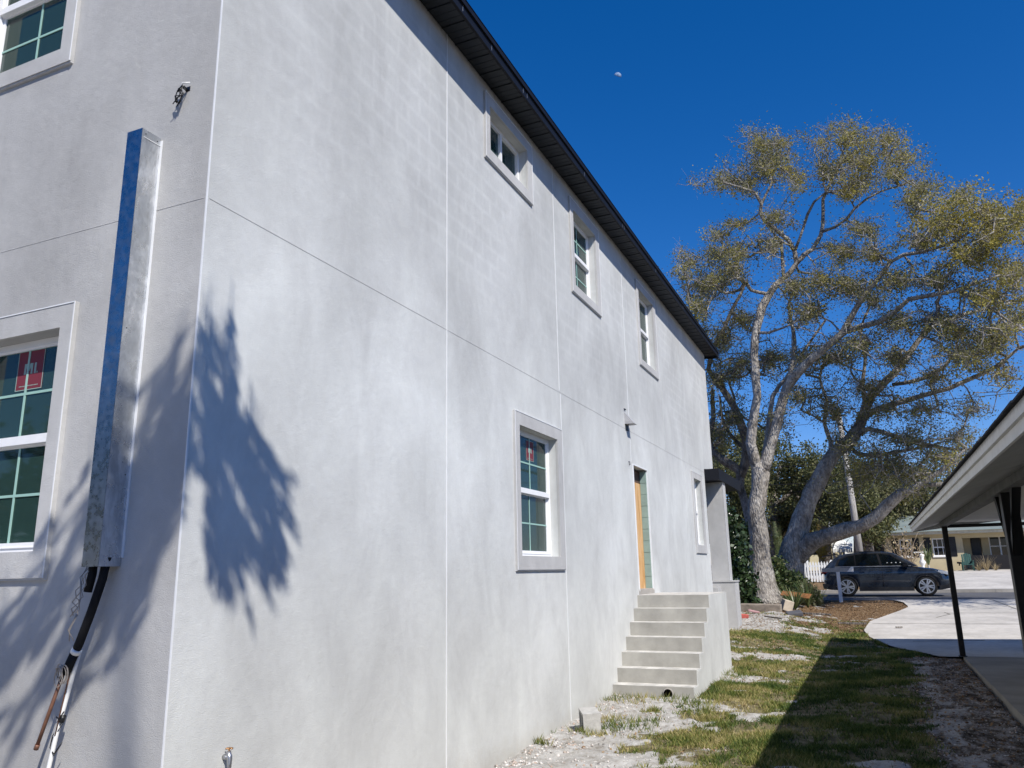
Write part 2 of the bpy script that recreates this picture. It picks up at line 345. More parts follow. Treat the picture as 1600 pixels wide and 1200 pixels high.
c = m.mix(thr(2), soil, lit); c = m.mix(thr(1), c, stp); c = m.mix(thr(0), c, sandc)
m.col(c); m.bump(m.math('ADD', m.noise(40, 5, .7), m.noise(12, 4, .6)), .8, .03)
ground = bulk('ground', np.stack([GX, GY, GZ], -1).reshape(-1, 3), Fq, m.m, kind='structure', smooth=True)
ca = ground.data.color_attributes.new('zone', 'FLOAT_COLOR', 'POINT')
ca.data.foreach_set('color', np.stack([sand, strip, litter, np.ones_like(sand)], -1).reshape(-1).astype(np.float32))

def conc(name, base, cracks=True):
    m = NM(name, .85, .2)
    c = m.ramp(m.noise(.8, 7, .65), [(.3, [v*.72 for v in base]), (.55, base), (.75, [v*1.12 for v in base])])
    c = m.mix(.6, c, m.ramp(m.noise(7, 6, .7), [(.3, (.78, .76, .73)), (.6, (1.05, 1.05, 1.05))]), 'MULTIPLY')
    m.col(c); m.bump(m.noise(60, 4, .7), .3, .006); return m.m
M_['drive'] = conc('drive_concrete', (.53, .50, .455)); M_['asphalt'] = conc('old_asphalt', (.11, .11, .115)); M_['curb'] = conc('curb_concrete', (.36, .34, .31))
# driveway sheet, tiled by joints
def sheet(name, xs_fn, ys, off, mat, nxs=14, x1=16.0, joints=()):
    V = []; 
    for y in ys:
        xa = xs_fn(y)
        for k in range(nxs): x = xa+(x1-xa)*k/(nxs-1); V.append((x, y, float(terr(x, y))+off))
    I = np.arange(len(ys)*nxs).reshape(len(ys), nxs); Fc = np.stack([I[:-1, :-1], I[:-1, 1:], I[1:, 1:], I[1:, :-1]], -1).reshape(-1, 4)
    return bulk(name, V, Fc, mat, kind='structure', smooth=True)
sheet('driveway', drive_x, np.concatenate([[17.46], np.arange(17.7, 30.5, .3), [30.5]]), .03, M_['drive'])
jt = MB()     # cut joints and cracks of the drive: thin dark recess lines
def crack(pts, wd=.02, off=.034):
    for k in range(len(pts)-1):
        a = Vector(pts[k]+(0,)); b = Vector(pts[k+1]+(0,)); n = max(2, int((b-a).length/.4)); d = (b-a); s = Vector((-d.y, d.x, 0)).normalized()*wd/2
        for i in range(n):
            p = a+d*(i/n); q = a+d*((i+1)/n); P = [p-s, p+s, q+s, q-s]
            jt.quad(*[(v.x, v.y, float(terr(v.x, v.y))+off) for v in P])
crack([(3.4, 23.4), (9, 23.6), (15, 23.7)], .03); crack([(8.4, 21.3), (7.4, 25.5), (6.9, 30.4)], .03); crack([(4.0, 26.2), (15, 26.6)], .035); crack([(4.2, 20.0), (5.6, 20.3)], .05)
crack([(5.0, 25.0), (5.4, 25.9), (5.3, 26.4)], .03)
jt.build('driveway_joint', simple('joint_dirt', (.10, .09, .07), .9), fix=False)['kind'] = 'structure'
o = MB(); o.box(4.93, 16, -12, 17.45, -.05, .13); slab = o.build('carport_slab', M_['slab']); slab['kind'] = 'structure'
road = sheet('road', lambda y: -120.0, np.arange(30.5, 38.01, .5), .012, M_['asphalt'], 30, 120.0)
o = MB()
for (ya, yb) in ((38.0, 38.6),): 
    for k in range(-30, 30):
        xa, xb = k*4.0, k*4.0+3.99
        za = float(terr(xa, ya)); o.box(xa, xb, ya, yb, .5, .80)
o.build('far_kerb', M_['curb'])['kind'] = 'structure'
# drive of the house opposite
V = []; ys = np.arange(38.6, 51.9, .7)
for y in ys:
    for k in range(8): x = 6.2-(y-38.6)*.10+k*2.0; V.append((x, y, float(terr(x, y))+.06))
I = np.arange(len(ys)*8).reshape(len(ys), 8); Fc = np.stack([I[:-1, :-1], I[:-1, 1:], I[1:, 1:], I[1:, :-1]], -1).reshape(-1, 4)
bulk('far_driveway', V, Fc, M_['drive'], kind='structure', smooth=True)

# ------------------------------------------------------------------ the two-storey house
YC = 3.407; YE = 21.2; YL = 19.9; ZT = 7.52; T_ = .22; JZ = 4.14
house = thing('unfinished_house', 'two storey house with bare grey stucco walls and dark eaves filling the left side', 'house', (0, YC, 0))
TR = lambda u, v, d: (d, u, v)            # long wall: u along y, d outwards (+x)
TL = lambda u, v, d: (u, YC-d, v)         # rear wall: u along x, d outwards (-y)
# opening: (u0,u1,v0,v1), outer trim (u0,u1,v0,v1)
WR = [dict(o=(7.58, 8.72, 6.64, 7.22), t=(7.46, 8.88, 6.505, 7.36), k='slider'),
      dict(o=(10.49, 11.57, 5.93, 7.15), t=(10.36, 11.74, 5.80, 7.32), k='hung'),
      dict(o=(14.22, 15.34, 5.69, 7.12), t=(14.09, 15.52, 5.565, 7.27), k='hung0'),
      dict(o=(8.27, 9.50, 1.97, 3.46), t=(8.14, 9.68, 1.815, 3.615), k='hung', stick=1),
      dict(o=(18.38, 19.20, 2.33, 3.85), t=(18.20, 19.41, 2.15, 4.0), k='hung')]
WL = [dict(o=(-2.17, -1.20, 1.97, 3.44), t=(-2.31, -1.075, 1.805, 3.605), k='hung', stick=2),
      dict(o=(-2.64, -1.575, 5.70, 7.16), t=(-2.77, -1.45, 5.565, 7.30), k='hung')]
DOOR = (13.22, 14.16, 1.45, 3.57)
def wall_with_holes(T, u0, u1, v0, v1, holes, name, mat):
    mb = MB(); us = sorted({u0, u1} | {h[0] for h in holes} | {h[1] for h in holes}); vs = sorted({v0, v1} | {h[2] for h in holes} | {h[3] for h in holes})
    inh = lambda a, b: any(h[0] < a < h[1] and h[2] < b < h[3] for h in holes)
    for i in range(len(us)-1):
        for j in range(len(vs)-1):
            if inh((us[i]+us[i+1])/2, (vs[j]+vs[j+1])/2): continue
            a, b, c, d = us[i], us[i+1], vs[j], vs[j+1]
            mb.quad(T(a, c, 0), T(b, c, 0), T(b, d, 0), T(a, d, 0)); mb.quad(T(a, c, -T_), T(a, d, -T_), T(b, d, -T_), T(b, c, -T_))
    for h in holes:
        a, b, c, d = h
        for p, q in (((a, c), (b, c)), ((b, c), (b, d)), ((b, d), (a, d)), ((a, d), (a, c))):
            mb.quad(T(p[0], p[1], 0), T(q[0], q[1], 0), T(q[0], q[1], -T_), T(p[0], p[1], -T_))
    me = mb.mesh(name, fix=False); bm = bmesh.new(); bm.from_mesh(me); bmesh.ops.remove_doubles(bm, verts=bm.verts, dist=1e-4); bmesh.ops.recalc_face_normals(bm, faces=bm.faces); bm.to_mesh(me); bm.free()
    o = add_obj(name, me, mat, house); world_parent(o); return o
# lower storey stops at the porch, upper storey runs on
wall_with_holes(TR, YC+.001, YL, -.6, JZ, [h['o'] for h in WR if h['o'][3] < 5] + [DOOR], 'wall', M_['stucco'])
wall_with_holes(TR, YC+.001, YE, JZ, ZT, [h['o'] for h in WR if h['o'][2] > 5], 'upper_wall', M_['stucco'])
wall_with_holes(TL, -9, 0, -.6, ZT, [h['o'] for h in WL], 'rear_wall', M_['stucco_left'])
b = MB(); b.box(-9, -.22, YE-.2, YE, JZ, ZT); b.box(-9, -8.8, YC+.3, YE-.2, -.6, ZT); b.box(-9, -.001, YL-.2, YL, -.6, JZ-.01); b.build('far_wall', M_['stucco'], house)
b = MB(); b.box(-8.8, -.225, YC+.225, YE-.21, JZ-.3, JZ-.02); b.box(-8.8, -.225, YC+.225, YL-.21, 1.15, 1.38); b.box(-8.8, -.225, YC+.225, YE-.21, ZT-.12, ZT-.02)
b.box(-3.2, -3.1, YC+3.5, YL-.3, 1.38, JZ-.3); b.box(-3.2, -3.1, YC+.3, YE-.3, JZ, ZT-.12); b.box(-3.0, -.25, 12.0, 12.1, JZ, ZT-.13); b.box(-3.0, -.25, 9.9, 9.99, JZ, ZT-.13); b.box(-8.6, -.25, 6.9, 7.0, 1.38, ZT-.13)
b.box(-8.0,-.0-.26, YL-1.9, YL-1.8, 1.38, JZ-.31); b.box(-2.9,-.26, 16.2, 16.3, JZ, ZT-.13)
b.build('interior', M_['drywall'], house)
# corner bead, control joints
def strip(T, u0, u1, v0, v1, d, name, mat): q = MB(); q.box(u0, u1, v0, v1, -.002, d, T); return q.build(name, mat, house)
q = MB(); q.box(-.006, .003, YC-.003, YC+.006, -.5, ZT); q.build('corner_bead', M_['bead'], house)
for u in (6.563,): strip(TR, u-.004, u+.004, -.3, ZT-.01, .006, 'control_joint', M_['bead'])
strip(TR, 9.70, 9.709, JZ+.02, ZT-.01, .006, 'control_joint', M_['bead']); strip(TR, 9.735, 9.744, 0, JZ-.02, .006, 'control_joint', M_['bead'])
strip(TR, 13.13, 13.139, 3.6, ZT-.01, .005, 'control_joint', M_['bead']); strip(TR, 15.78, 15.79, JZ+.02, ZT-.01, .004, 'control_joint', M_['joint'])
strip(TR, 17.66, 17.668, 2.4, ZT-.01, .003, 'control_joint', M_['joint'])
for T, a, b_, w_ in ((TR, YC+.02, YE, 0), (TL, -9, -.02, 1)):
    q = MB(); q.box(a, b_, JZ-.004, JZ+.003, -.002, .002, T); q.build('storey_joint', M_['stucco_trim'], house)

def sticker(T, u, v, d, sz, parent, full=True):
    mb = MB(); mb.cur = 0; mb.box(u, u+sz, v, v+sz*1.05, d, d+.002, T)
    mb.cur = 1; e = d+.0022; f = d+.003
    def bx(a0, a1, b0, b1): mb.box(u+sz*a0, u+sz*a1, v+sz*b0, v+sz*b1, e, f, T)
    h0, h1 = .42, .70
    bx(.27, .34, h0, h1); bx(.52, .59, h0, h1)
    for (p, q) in ((.34, .43), (.52, .43)):
        s_ = .035; mb.prism([(u+sz*(p-s_*1.2), v+sz*h1), (u+sz*(p+s_*1.2), v+sz*h1), (u+sz*(q+s_*1.2), v+sz*(h0+.08)), (u+sz*(q-s_*1.2), v+sz*(h0+.08))], e+.0002, f+.0002, T)
    bx(.65, .72, h0, h1); bx(.75, .785, h0, h0+.05)
    for k in range(14): bx(.14+k*.052, .14+k*.052+.03, .10, .125)
    for a in ((0, 1, 0, .02), (0, 1, 1.03, 1.05), (0, .02, .02, 1.03), (.98, 1, .02, 1.03)): bx(*a)
    return mb.build('sticker', None, parent, mats=[M_['red'], M_['pale']])
def window(T, W, wi):
    a, b, c, d = W['o']; ta, tb, tc, td = W['t']; flip = T is TL
    root = bpy.data.objects.new('window', None); COL.objects.link(root); root.parent = house
    P = .030
    q = MB()      # raised stucco surround
    q.box(ta, tb, tc, c, -.002, P, T); q.box(ta, tb, d, td, -.002, P, T); q.box(ta, a, c, d, -.002, P, T); q.box(b, tb, c, d, -.002, P, T)
    q.build('surround', M_['stucco_trim'], root)
    q = MB(); e = .007     # white plastic bead on its outer edges, cast drip at the bottom
    q.box(ta-.001, ta+e, tc, td, P, P+.004, T); q.box(tb-e, tb+.001, tc, td, P, P+.004, T); q.box(ta, tb, td-e, td+.001, P+.0005, P+.0045, T)
    q.build('surround_bead', M_['bead'], root)
    q = MB(); q.box(ta, tb, tc-.012, tc-.001, -.002, P-.008, T); q.build('drip_edge', M_['joint'], root)
    f0, f1 = -.155, -.095; fw = .05
    q = MB(); q.box(a+.002, a+fw, c+.002, d-.002, f0, f1, T); q.box(b-fw, b-.002, c+.002, d-.002, f0, f1, T); q.box(a+fw, b-fw, c+.002, c+fw+.015, f0, f1+.01, T); q.box(a+fw, b-fw, d-fw, d-.002, f0, f1, T)
    q.box(a+fw-.01, b-fw+.01, c+.030, c+.036, f1+.01, f1+.018, T)
    q.build('frame', M_['vinyl'], root)
    if W['k'] == 'slider':
        mid = (a+b)/2
        q = MB(); q.box(mid-.022, mid+.022, c+fw+.015, d-fw, f0+.01, f1+.004, T); q.build('meeting_rail', M_['vinyl'], root)
        for (p0, p1, dd) in ((a+fw, mid-.022, -.125), (mid+.022, b-fw, -.135)):
            q = MB(); q.box(p0, p1, c+fw+.015, d-fw, dd-.004, dd, T); q.build('pane', M_['glass'], root)
    else:
        mid = (c+d)/2 + .02
        q = MB(); q.box(a+fw, b-fw, mid-.03, mid+.03, f0+.02, f1+.012, T); q.box(a+fw, b-fw, mid-.034, mid-.0305, f0+.03, f1+.004, T); q.build('meeting_rail', M_['vinyl'], root)
        sw = .03
        for (v0, v1, dd) in ((mid+.03, d-fw, -.118), (c+fw+.015, mid-.034, -.134)):
            q = MB(); q.box(a+fw, a+fw+sw, v0, v1, dd-.012, dd+.012, T); q.box(b-fw-sw, b-fw, v0, v1, dd-.012, dd+.012, T)
            q.box(a+fw+sw, b-fw-sw, v1-.012, v1, dd-.012, dd+.012, T); q.build('sash', M_['vinyl'], root)
            q = MB(); q.box(a+fw+sw, b-fw-sw, v0, v1-.012, dd-.004, dd, T); q.build('pane', M_['glass'], root)
            if W['k'] == 'hung':
                cols_ = [(a+b)/2]; vm = (v0+v1)/2-.01
                q = MB(); [q.box(um-.009, um+.009, v0, v1-.013, dd+.001, dd+.006, T) for um in cols_]; q.box(a+fw+sw, b-fw-sw, vm-.009, vm+.009, dd+.0015, dd+.0065, T); q.build('muntin', M_['muntin'], root)
    if W.get('stick'):
        if W['stick'] == 2: sticker(T, STK2[0], STK2[1], -.1178, STK2[2], root)
        else: sticker(T, STK1[0], STK1[1], -.1178, STK1[2], root)
    # pleated curtain film on the inner side of the opening
    q = MB(); n = 14; L = (.30 if W['k'] != 'slider' else .18)
    u0 = b-.03-L if not flip else a+.03
    us = [u0+L*i/n for i in range(n+1)]
    for i in range(n):
        z_ = lambda k: -.20-.018*(k % 2)
        q.quad(T(us[i], c+.03, z_(i)), T(us[i+1], c+.03, z_(i+1)), T(us[i+1], d-.03, z_(i+1)), T(us[i], d-.03, z_(i)))
    q.build('curtain', M_['curtain'], root)
    return root
STK2 = (-1.80, 3.09, .275); STK1 = (8.79, 3.12, .235)
for k, W in enumerate(WR): window(TR, W, k)
for k, W in enumerate(WL): window(TL, W, k)
# doorway: teal sealed blocks up the far jamb, plywood blanking, timber head
dr = bpy.data.objects.new('doorway', None); COL.objects.link(dr); dr.parent = house
a, b, c, d = DOOR
nb = 10; hh = (d-c-.06)/nb
for k in range(nb):
    q = MB(); q.box(b-.035-.004*(k % 2), b-.0005, c+k*hh+.03, c+(k+1)*hh-.006+.03, -.128, -.012, TR); q.build('block', M_['teal_block'], dr, bevel=.003)
q = MB(); q.box(b-.028, b-.001, c+.03, d-.03, -.127, -.015, TR); q.build('mortar', simple('green_mortar', (.25, .36, .33), .9), dr)
q = MB(); q.box(a+.001, b-.001, c+.02, d-.25, -.165, -.130, TR); q.build('plywood_panel', M_['plywood'], dr)
q = MB(); q.box(a+.001, b-.001, d-.248, d-.03, -.165, -.134, TR); q.build('head_timber', simple('brown_timber', (.10, .06, .04), .8), dr)
q = MB(); q.box(a-.012, a+.012, c, d, -.05, .012, TR); q.box(b-.012, b+.012, c, d, -.012, .012, TR); q.box(a, b, d-.012, d+.010, -.012, .014, TR); q.build('casing_bead', M_['bead'], dr)
q = MB(); q.box(a-.03, b+.06, c-.075, c+.03, -.2, .006, TR); q.build('sill', M_['curb'], dr, bevel=.01)
# eaves
EX = .33
me = None
pw = .305; y = YC-.30; k = 0
q = MB(); q.box(.002, EX-.02, 0, pw-.012, 0, .012); q.box(.002, EX-.022, pw-.020, pw-.012, -.010, .0); q.box(.002, EX-.022, .098, .104, -.003, .0); q.box(.002, EX-.022, .196, .202, -.003, .0)
me = q.mesh('soffit_panel')
me.materials.append(M_['soffit'])
while y < YE+.25:
    o = bpy.data.objects.new('soffit_panel', me); COL.objects.link(o); o.parent = house; o.location = (0, y, ZT-.012); world_parent2 = None
    o.matrix_parent_inverse = Matrix.Translation(house.location).inverted()
    y += pw
q = MB(); q.box(EX-.02, EX, YC-.3, YE+.3, ZT-.045, ZT+.115); q.box(EX-.03, EX-.0201, YC-.3, YE+.3, ZT-.047, ZT-.03)
q.box(-9, EX, YC-.32, YC-.3, ZT-.045, ZT+.115); q.box(-.05, EX, YE+.3, YE+.32, ZT-.045, ZT+.115); q.build('fascia', M_['dark_metal'], house)
q = MB(); q.box(EX+.001, EX+.022, YC-.34, YE+.34, ZT+.06, ZT+.125); q.build('drip_metal', M_['dark_metal'], house)
for yy in (5.0, 6.3, 7.0, 7.9, 8.02, 10.2, 12.2, 12.3, 14.5, 17.0):     # bright nail clips on the fascia
    q = MB(); q.box(EX+.0005, EX+.004, yy, yy+.008, ZT-.02, ZT+.05); q.build('clip', M_['steel'], house)
q = MB(); q.box(-9, .0, YC-.30, YC-.001, ZT-.012, ZT); q.build('rear_soffit', M_['soffit'], house)
q = MB()
zc = ZT+.127; q.hexa([(-9.3, YC-.33, zc), (EX+.03, YC-.33, zc), (EX+.03, YE+.33, zc), (-9.3, YE+.33, zc), (-4.6, YC+3.5, zc+1.5), (-4.4, YC+3.5, zc+1.5), (-4.4, YE-3.5, zc+1.5), (-4.6, YE-3.5, zc+1.5)])
q.build('roof', M_['shingle'], house)
# porch at the street end
q = MB(); P = [(-3, 19.93, 3.98), (.33, 19.93, 3.96), (.33, 23.4, 3.96), (-3, 23.4, 3.98), (-3, 19.93, 4.5), (.33, 19.93, 4.20), (.33, 23.4, 4.20), (-3, 23.4, 4.5)]
q.hexa(P); q.box(.002, .35, 19.90, 19.925, 3.94, 4.22); q.box(.331, .355, 19.926, 23.45, 3.94, 4.225)
q.build('porch_roof', M_['dark_metal'], house)
q = MB(); q.box(-3, .12, 20.62, 20.95, 3.62, 3.955); q.build('porch_beam', M_['stucco_trim'], house)
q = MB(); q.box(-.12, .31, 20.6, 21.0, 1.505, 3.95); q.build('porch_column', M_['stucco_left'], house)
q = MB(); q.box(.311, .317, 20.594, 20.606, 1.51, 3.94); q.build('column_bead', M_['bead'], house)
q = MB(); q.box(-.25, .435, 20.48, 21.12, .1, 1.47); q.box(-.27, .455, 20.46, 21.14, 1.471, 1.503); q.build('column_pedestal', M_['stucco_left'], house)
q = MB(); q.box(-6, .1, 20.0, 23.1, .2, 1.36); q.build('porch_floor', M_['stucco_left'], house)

# hooded wall vent and stub wires on the long wall
v = thing('wall_vent', 'small grey hooded vent on the long wall above the doorway', 'vent', (0, 13.0, 4.30))
q = MB(); q.hexa([TR(12.86, 4.22, 0), TR(13.06, 4.22, 0), TR(13.06, 4.22, .16), TR(12.86, 4.22, .16), TR(12.86, 4.42, 0), TR(13.06, 4.42, 0), TR(13.06, 4.40, .02), TR(12.86, 4.40, .02)]); q.build('hood', simple('grey_vent', (.35, .35, .36), .5), v)
q = MB(); q.box(12.88, 13.04, 4.12, 4.219, .001, .012, TR); q.build('duct_mouth', M_['black_paint'], v)
q = MB(); q.box(12.84, 12.92, 4.47, 4.485, 0, .02, TR); q.build('fixing', M_['black_paint'], v)
q = MB(); q.tube([(0, 12.95, 3.58), (.025, 12.955, 3.59), (.03, 12.945, 3.56), (.02, 12.95, 3.52)], .005, 5); q.tube([(0, 12.97, 3.57), (.02, 12.98, 3.565), (.025, 12.985, 3.53)], .004, 5)
tag(q.build('stub_wire', M_['black_paint']), 'short black wire ends poking from the wall beside the doorway head', 'wire')

# ------------------------------------------------------------------ concrete steps
st = thing('concrete_steps', 'seven grey concrete steps rising along the wall to the doorway', 'steps', (.6, 11.5, 0))
y0 = 11.50; n = 7; rise = 1.385/n; tread = .262
for k in range(n):
    ya = y0+k*tread; z1 = rise*(k+1)+.005; za = z1-rise
    yb = ya+tread+.03 if k < n-1 else 14.66
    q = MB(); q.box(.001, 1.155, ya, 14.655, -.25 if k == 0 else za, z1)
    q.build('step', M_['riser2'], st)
    q = MB(); q.box(.003, 1.158, ya+.002, 14.656 if k == n-1 else ya+tread-.001, z1+.0002, z1+.003); q.build('tread', M_['concrete'], st)  # whiter top sheet, sunlight put into the tread colour
P_ = [(y0+.002, -.25)]
for k in range(n): P_ += [(y0+k*tread+.002, rise*(k+1)+.002), (y0+(k+1)*tread+.002, rise*(k+1)+.002)]
P_[-1] = (14.66, rise*n+.002); P_ += [(14.66, -.25)]
q = MB(); q.prism(P_, 1.1555, 1.172, lambda a, b, h: (h, a, b)); q.build('lit_side_face', M_['stucco'], st)  # thin paler plate, stronger sunlight on the side put into its colour
q = MB(); q.lathe([(.062, 0), (.075, 0), (.075, .02), (.062, .02)], 20, lambda x, y, z: (.80+x, y0-.001-z, .115+y)); q.build('drain_collar', M_['curb'], st)
q = MB(); q.lathe([(.0605, 0), (.0605, .004)], 20, lambda x, y, z: (.80+x, y0-.022-z, .115+y)); q.build('drain_hole', simple('hole_black', (.002, .002, .002), .9, .0), st)

# ------------------------------------------------------------------ riser cover and line set on the rear wall
bx = thing('metal_duct_cover', 'tall galvanised metal channel fixed upright to the rear stucco wall', 'duct', (-.52, YC, 1.86))
x0, x1, ya, za, zb = -.588, -.452, YC-.153, 1.862, 4.665
q = MB(); q.box(x0, x1, ya, ya+.003, za, zb); q.build('front_face', M_['galv2'], bx)
q = MB(); q.box(x1-.003, x1, ya+.0031, YC-.001, za, zb); q.build('side_face', M_['galv'], bx)
q = MB(); q.box(x0, x0+.003, ya+.0031, YC-.001, za, zb); q.build('side_face', M_['galv'], bx)
q = MB(); q.box(x0+.003, x1-.0031, ya+.0031, YC-.001, zb-.03, zb-.004); q.build('top_cap', M_['galv'], bx)
q = MB(); q.box(x1+.0005, x1+.004, ya+.015, YC-.001, zb-.06, zb-.056); q.box(x1+.0005, x1+.018, YC-.005, YC-.0005, za+.05, zb-.02); q.build('flange', M_['bead'], bx)
for (yy, zz) in ((ya+.03, zb-.03), (YC-.03, zb-.035), (ya+.03, 3.3), (YC-.03, 2.4)):
    q = MB(); q.lathe([(.004, 0), (.004, .002)], 8, lambda x, y, z, yy=yy, zz=zz: (x1+z, yy+x, zz+y)); q.build('rivet', M_['black_paint'], bx)
ls = thing('line_set', 'black insulated pipes with a bent copper stub hanging out of the metal channel', 'pipes', (-.55, YC-.1, 1.86))
q = MB(); q.tube([(-.555, YC-.10, 2.0), (-.558, YC-.10, 1.82), (-.575, YC-.105, 1.72)], [.024, .024, .023], 12); q.build('short_insulation', M_['black_foam'], ls)
pA = [Vector(at(168, 870, YC-.08)), Vector(at(160, 905, YC-.08)), Vector(at(143, 955, YC-.09)), Vector(at(124, 1005, YC-.10)), Vector(at(119, 1016, YC-.10))]
q = MB(); q.tube(pA, .0245, 14); q.build('long_insulation', M_['black_foam'], ls)
q = MB(); q.tube([at(118, 1018, YC-.10), at(110, 1035, YC-.105), at(102, 1053, YC-.11)], .0255, 14); q.build('foam_end', M_['black_foam'], ls)
q = MB(); q.tube([at(121, 1014, YC-.10), at(117, 1020, YC-.10)], .0285, 14); q.build('tie', M_['pvc'], ls)
q = MB(); q.tube([at(99, 1052, YC-.11), at(78, 1110, YC-.12), at(57, 1168, YC-.13)], [.0105, .0105, .0105], 10); q.tube([at(59, 1163, YC-.13), at(56, 1171, YC-.13)], .0135, 10); q.build('copper_pipe', M_['copper'], ls)
q = MB(); q.tube([at(113, 1035, YC-.09), at(100, 1090, YC-.09), at(86, 1150, YC-.09)], .0045, 7); q.build('thin_copper', M_['copper'], ls)
q = MB(); r2 = random.Random(3)
for k in range(4):
    c0 = Vector(at(137+k*4, 885, YC-.10)); pts = [c0]
    for j in range(7):
        t = j/6; pts.append(Vector(at(132-18*t+r2.uniform(-8, 8), 900+60*t+r2.uniform(-4, 4), YC-.125-r2.uniform(0, .03))))
    q.tube(pts, .0028, 5)
for k in range(6):
    pts = []; c0 = Vector(at(96+r2.uniform(-5, 6), 1052+r2.uniform(-6, 8), YC-.13)); a0 = r2.random()*6; rr = .03+.018*r2.random()
    for j in range(13): a = a0+j*.55; pts.append(c0+Vector((rr*math.cos(a), .012*math.sin(a*.7), rr*1.15*math.sin(a))))
    q.tube(pts, .0028, 5)
for k in range(3):
    pts = [Vector(at(122+r2.uniform(-4, 3), 960, YC-.13)), Vector(at(108+r2.uniform(-4, 4), 985, YC-.14)), Vector(at(112+r2.uniform(-4, 4), 1002, YC-.13))]
    q.tube(pts, .0024, 4)
q.build('cable', M_['wire_grey'], ls)
pv = thing('drain_pipe', 'white plastic pipe rising from the ground beside the black insulated pipes', 'pipe', tuple(at(76, 1200, YC-.085)))
q = MB(); q.tube([at(126, 1012, YC-.07), at(118, 1040, YC-.072), at(90, 1140, YC-.08), at(76, 1200, YC-.085), at(60, 1275, YC-.09), at(50, 1330, YC-.09)], .0125, 12); q.build('pipe', M_['pvc'], pv)
q = MB(); q.tube([at(99, 1118, YC-.08), at(96, 1128, YC-.08)], .016, 12); q.tube([at(100, 1112, YC-.095), at(92, 1124, YC-.1), at(88, 1120, YC-.1)], .004, 5); q.build('strap', M_['black_paint'], pv)
q = MB()
for k in range(2):
    pts = [at(96+k*3, 1130, YC-.08), at(82, 1150+4*k, YC-.09), at(78, 1168, YC-.09), at(84, 1178+3*k, YC-.09), at(97, 1160, YC-.08)]
    q.tube(pts, .0028, 5)
q.build('wire_loop', M_['black_paint'], pv)
# tangled wires poking out high on the rear wall
wt = thing('wire_tangle', 'tangle of cut wires poking out of the stucco near the house corner', 'wires', (-.25, YC, 4.96))
q = MB()
for k in range(6):
    pts = [Vector((-.25+r2.uniform(-.02, .03), YC, 4.97))]
    for j in range(5): pts.append(Vector((-.255-.008*j+r2.uniform(-.028, .028), YC-.03-r2.uniform(0, .03), 4.985-.028*j+r2.uniform(-.02, .02))))
    q.tube(pts, .0035, 5)
q.tube([(-.27, YC-.02, 4.93), (-.295, YC-.04, 4.84), (-.27, YC-.03, 4.88), (-.25, YC-.03, 4.94)], .003, 5); q.build('wire', M_['black_paint'], wt)
q = MB(); q.tube([(-.30, YC-.03, 4.97), (-.24, YC-.05, 5.0), (-.21, YC-.02, 5.01)], .005, 6); q.build('white_wire', M_['pvc'], wt)
q = MB(); q.box(-.258, -.226, YC-.002, YC+.002, 4.965, 5.0); q.build('hole', M_['black_paint'], wt)
# hose bibb on the long wall
hb = thing('garden_tap', 'small tap with a rusty brass handle low on the long wall', 'tap', (0, 3.87, .78))
q = MB(); q.tube([(0, 3.86, .765), (.035, 3.86, .765)], .014, 12); q.tube([(.035, 3.86, .80), (.045, 3.86, .765), (.052, 3.855, .73), (.056, 3.85, .70)], [.014, .017, .013, .012], 12); q.lathe([(.016, 0), (.018, .012), (.013, .02)], 12, lambda x, y, z: (.055+x, 3.85+y, .69+z)); q.build('tap_body', M_['steel'], hb)
q = MB(); q.tube([(.040, 3.86, .79), (.040, 3.86, .815)], .005, 8)
for k in range(6):
    a = k*PI/3; q.tube([(.04, 3.86, .815), (.04+.012*math.cos(a), 3.86+.012*math.sin(a), .816), (.04+.022*math.cos(a), 3.86+.022*math.sin(a), .812)], .0045, 6)
q.build('handle', M_['brass'], hb)

# ------------------------------------------------------------------ moon
mdir = Vector(ray(965, 119)); mp = Vector(CAMPOS)+mdir*1500
zz = SUN; q = MB(); n = 24; R_ = 6.6; 
xx = zz.orthogonal().normalized(); yy_ = zz.cross(xx)
for i in range(9):
    th = i/8*PI/2*1.0
    for j in range(n): a = 2*PI*j/n; q.v.append(tuple(mp+zz*R_*math.cos(th)+(xx*math.cos(a)+yy_*math.sin(a))*R_*math.sin(th)))
for i in range(8):
    for j in range(n): q.face((i*n+j, i*n+(j+1) % n, (i+1)*n+(j+1) % n, (i+1)*n+j), True)
q.face([8*n+j for j in range(n)])
mm = NM('moon_surface', 1, 0); mm.col(mm.ramp(mm.noise(.25, 3), [(.4, (.10, .14, .22)), (.6, (.22, .28, .36))]))
mm.b.inputs['Emission Color'].default_value = (.08, .21, .55, 1); mm.b.inputs['Emission Strength'].default_value = .22  # blue glow added for sky haze; only the sunlit half is modelled
tag(q.build('moon', mm.m, fix=False), 'pale half lit daytime moon in the clear blue sky', 'moon')

# ------------------------------------------------------------------ carport of the neighbouring house
cp = thing('carport', 'pale carport with white fascia and black posts on the right', 'carport', (4.93, 17.2, .13))
FX = 4.41; YF = 18.8; ZB = 2.465
m = NM('weathered_white_paint', .6, .25)
dr_ = m.noise(18, 5, .7, m.mapv((1, 1.2, .12)))
sp = m.n.new('ShaderNodeSeparateXYZ'); m.link(m.pos, sp.inputs[0])
top = m.ramp(m.math('ADD', m.math('MULTIPLY', m.math('SUBTRACT', sp.outputs[2], 2.51), 8.0), m.math('MULTIPLY', dr_, .5)), [(.72, (0, 0, 0)), (.98, (1, 1, 1))])
m.col(m.mix(m.math('MULTIPLY', top, .7), m.ramp(m.noise(4, 6, .7), [(.3, (.60, .585, .55)), (.7, (.74, .73, .70))]), (.16, .15, .13))); M_['old_white'] = m.m
M_['soffit_white'] = simple('grey_soffit_paint', (.42, .42, .41), .7, .2, var=.12, scale=3)
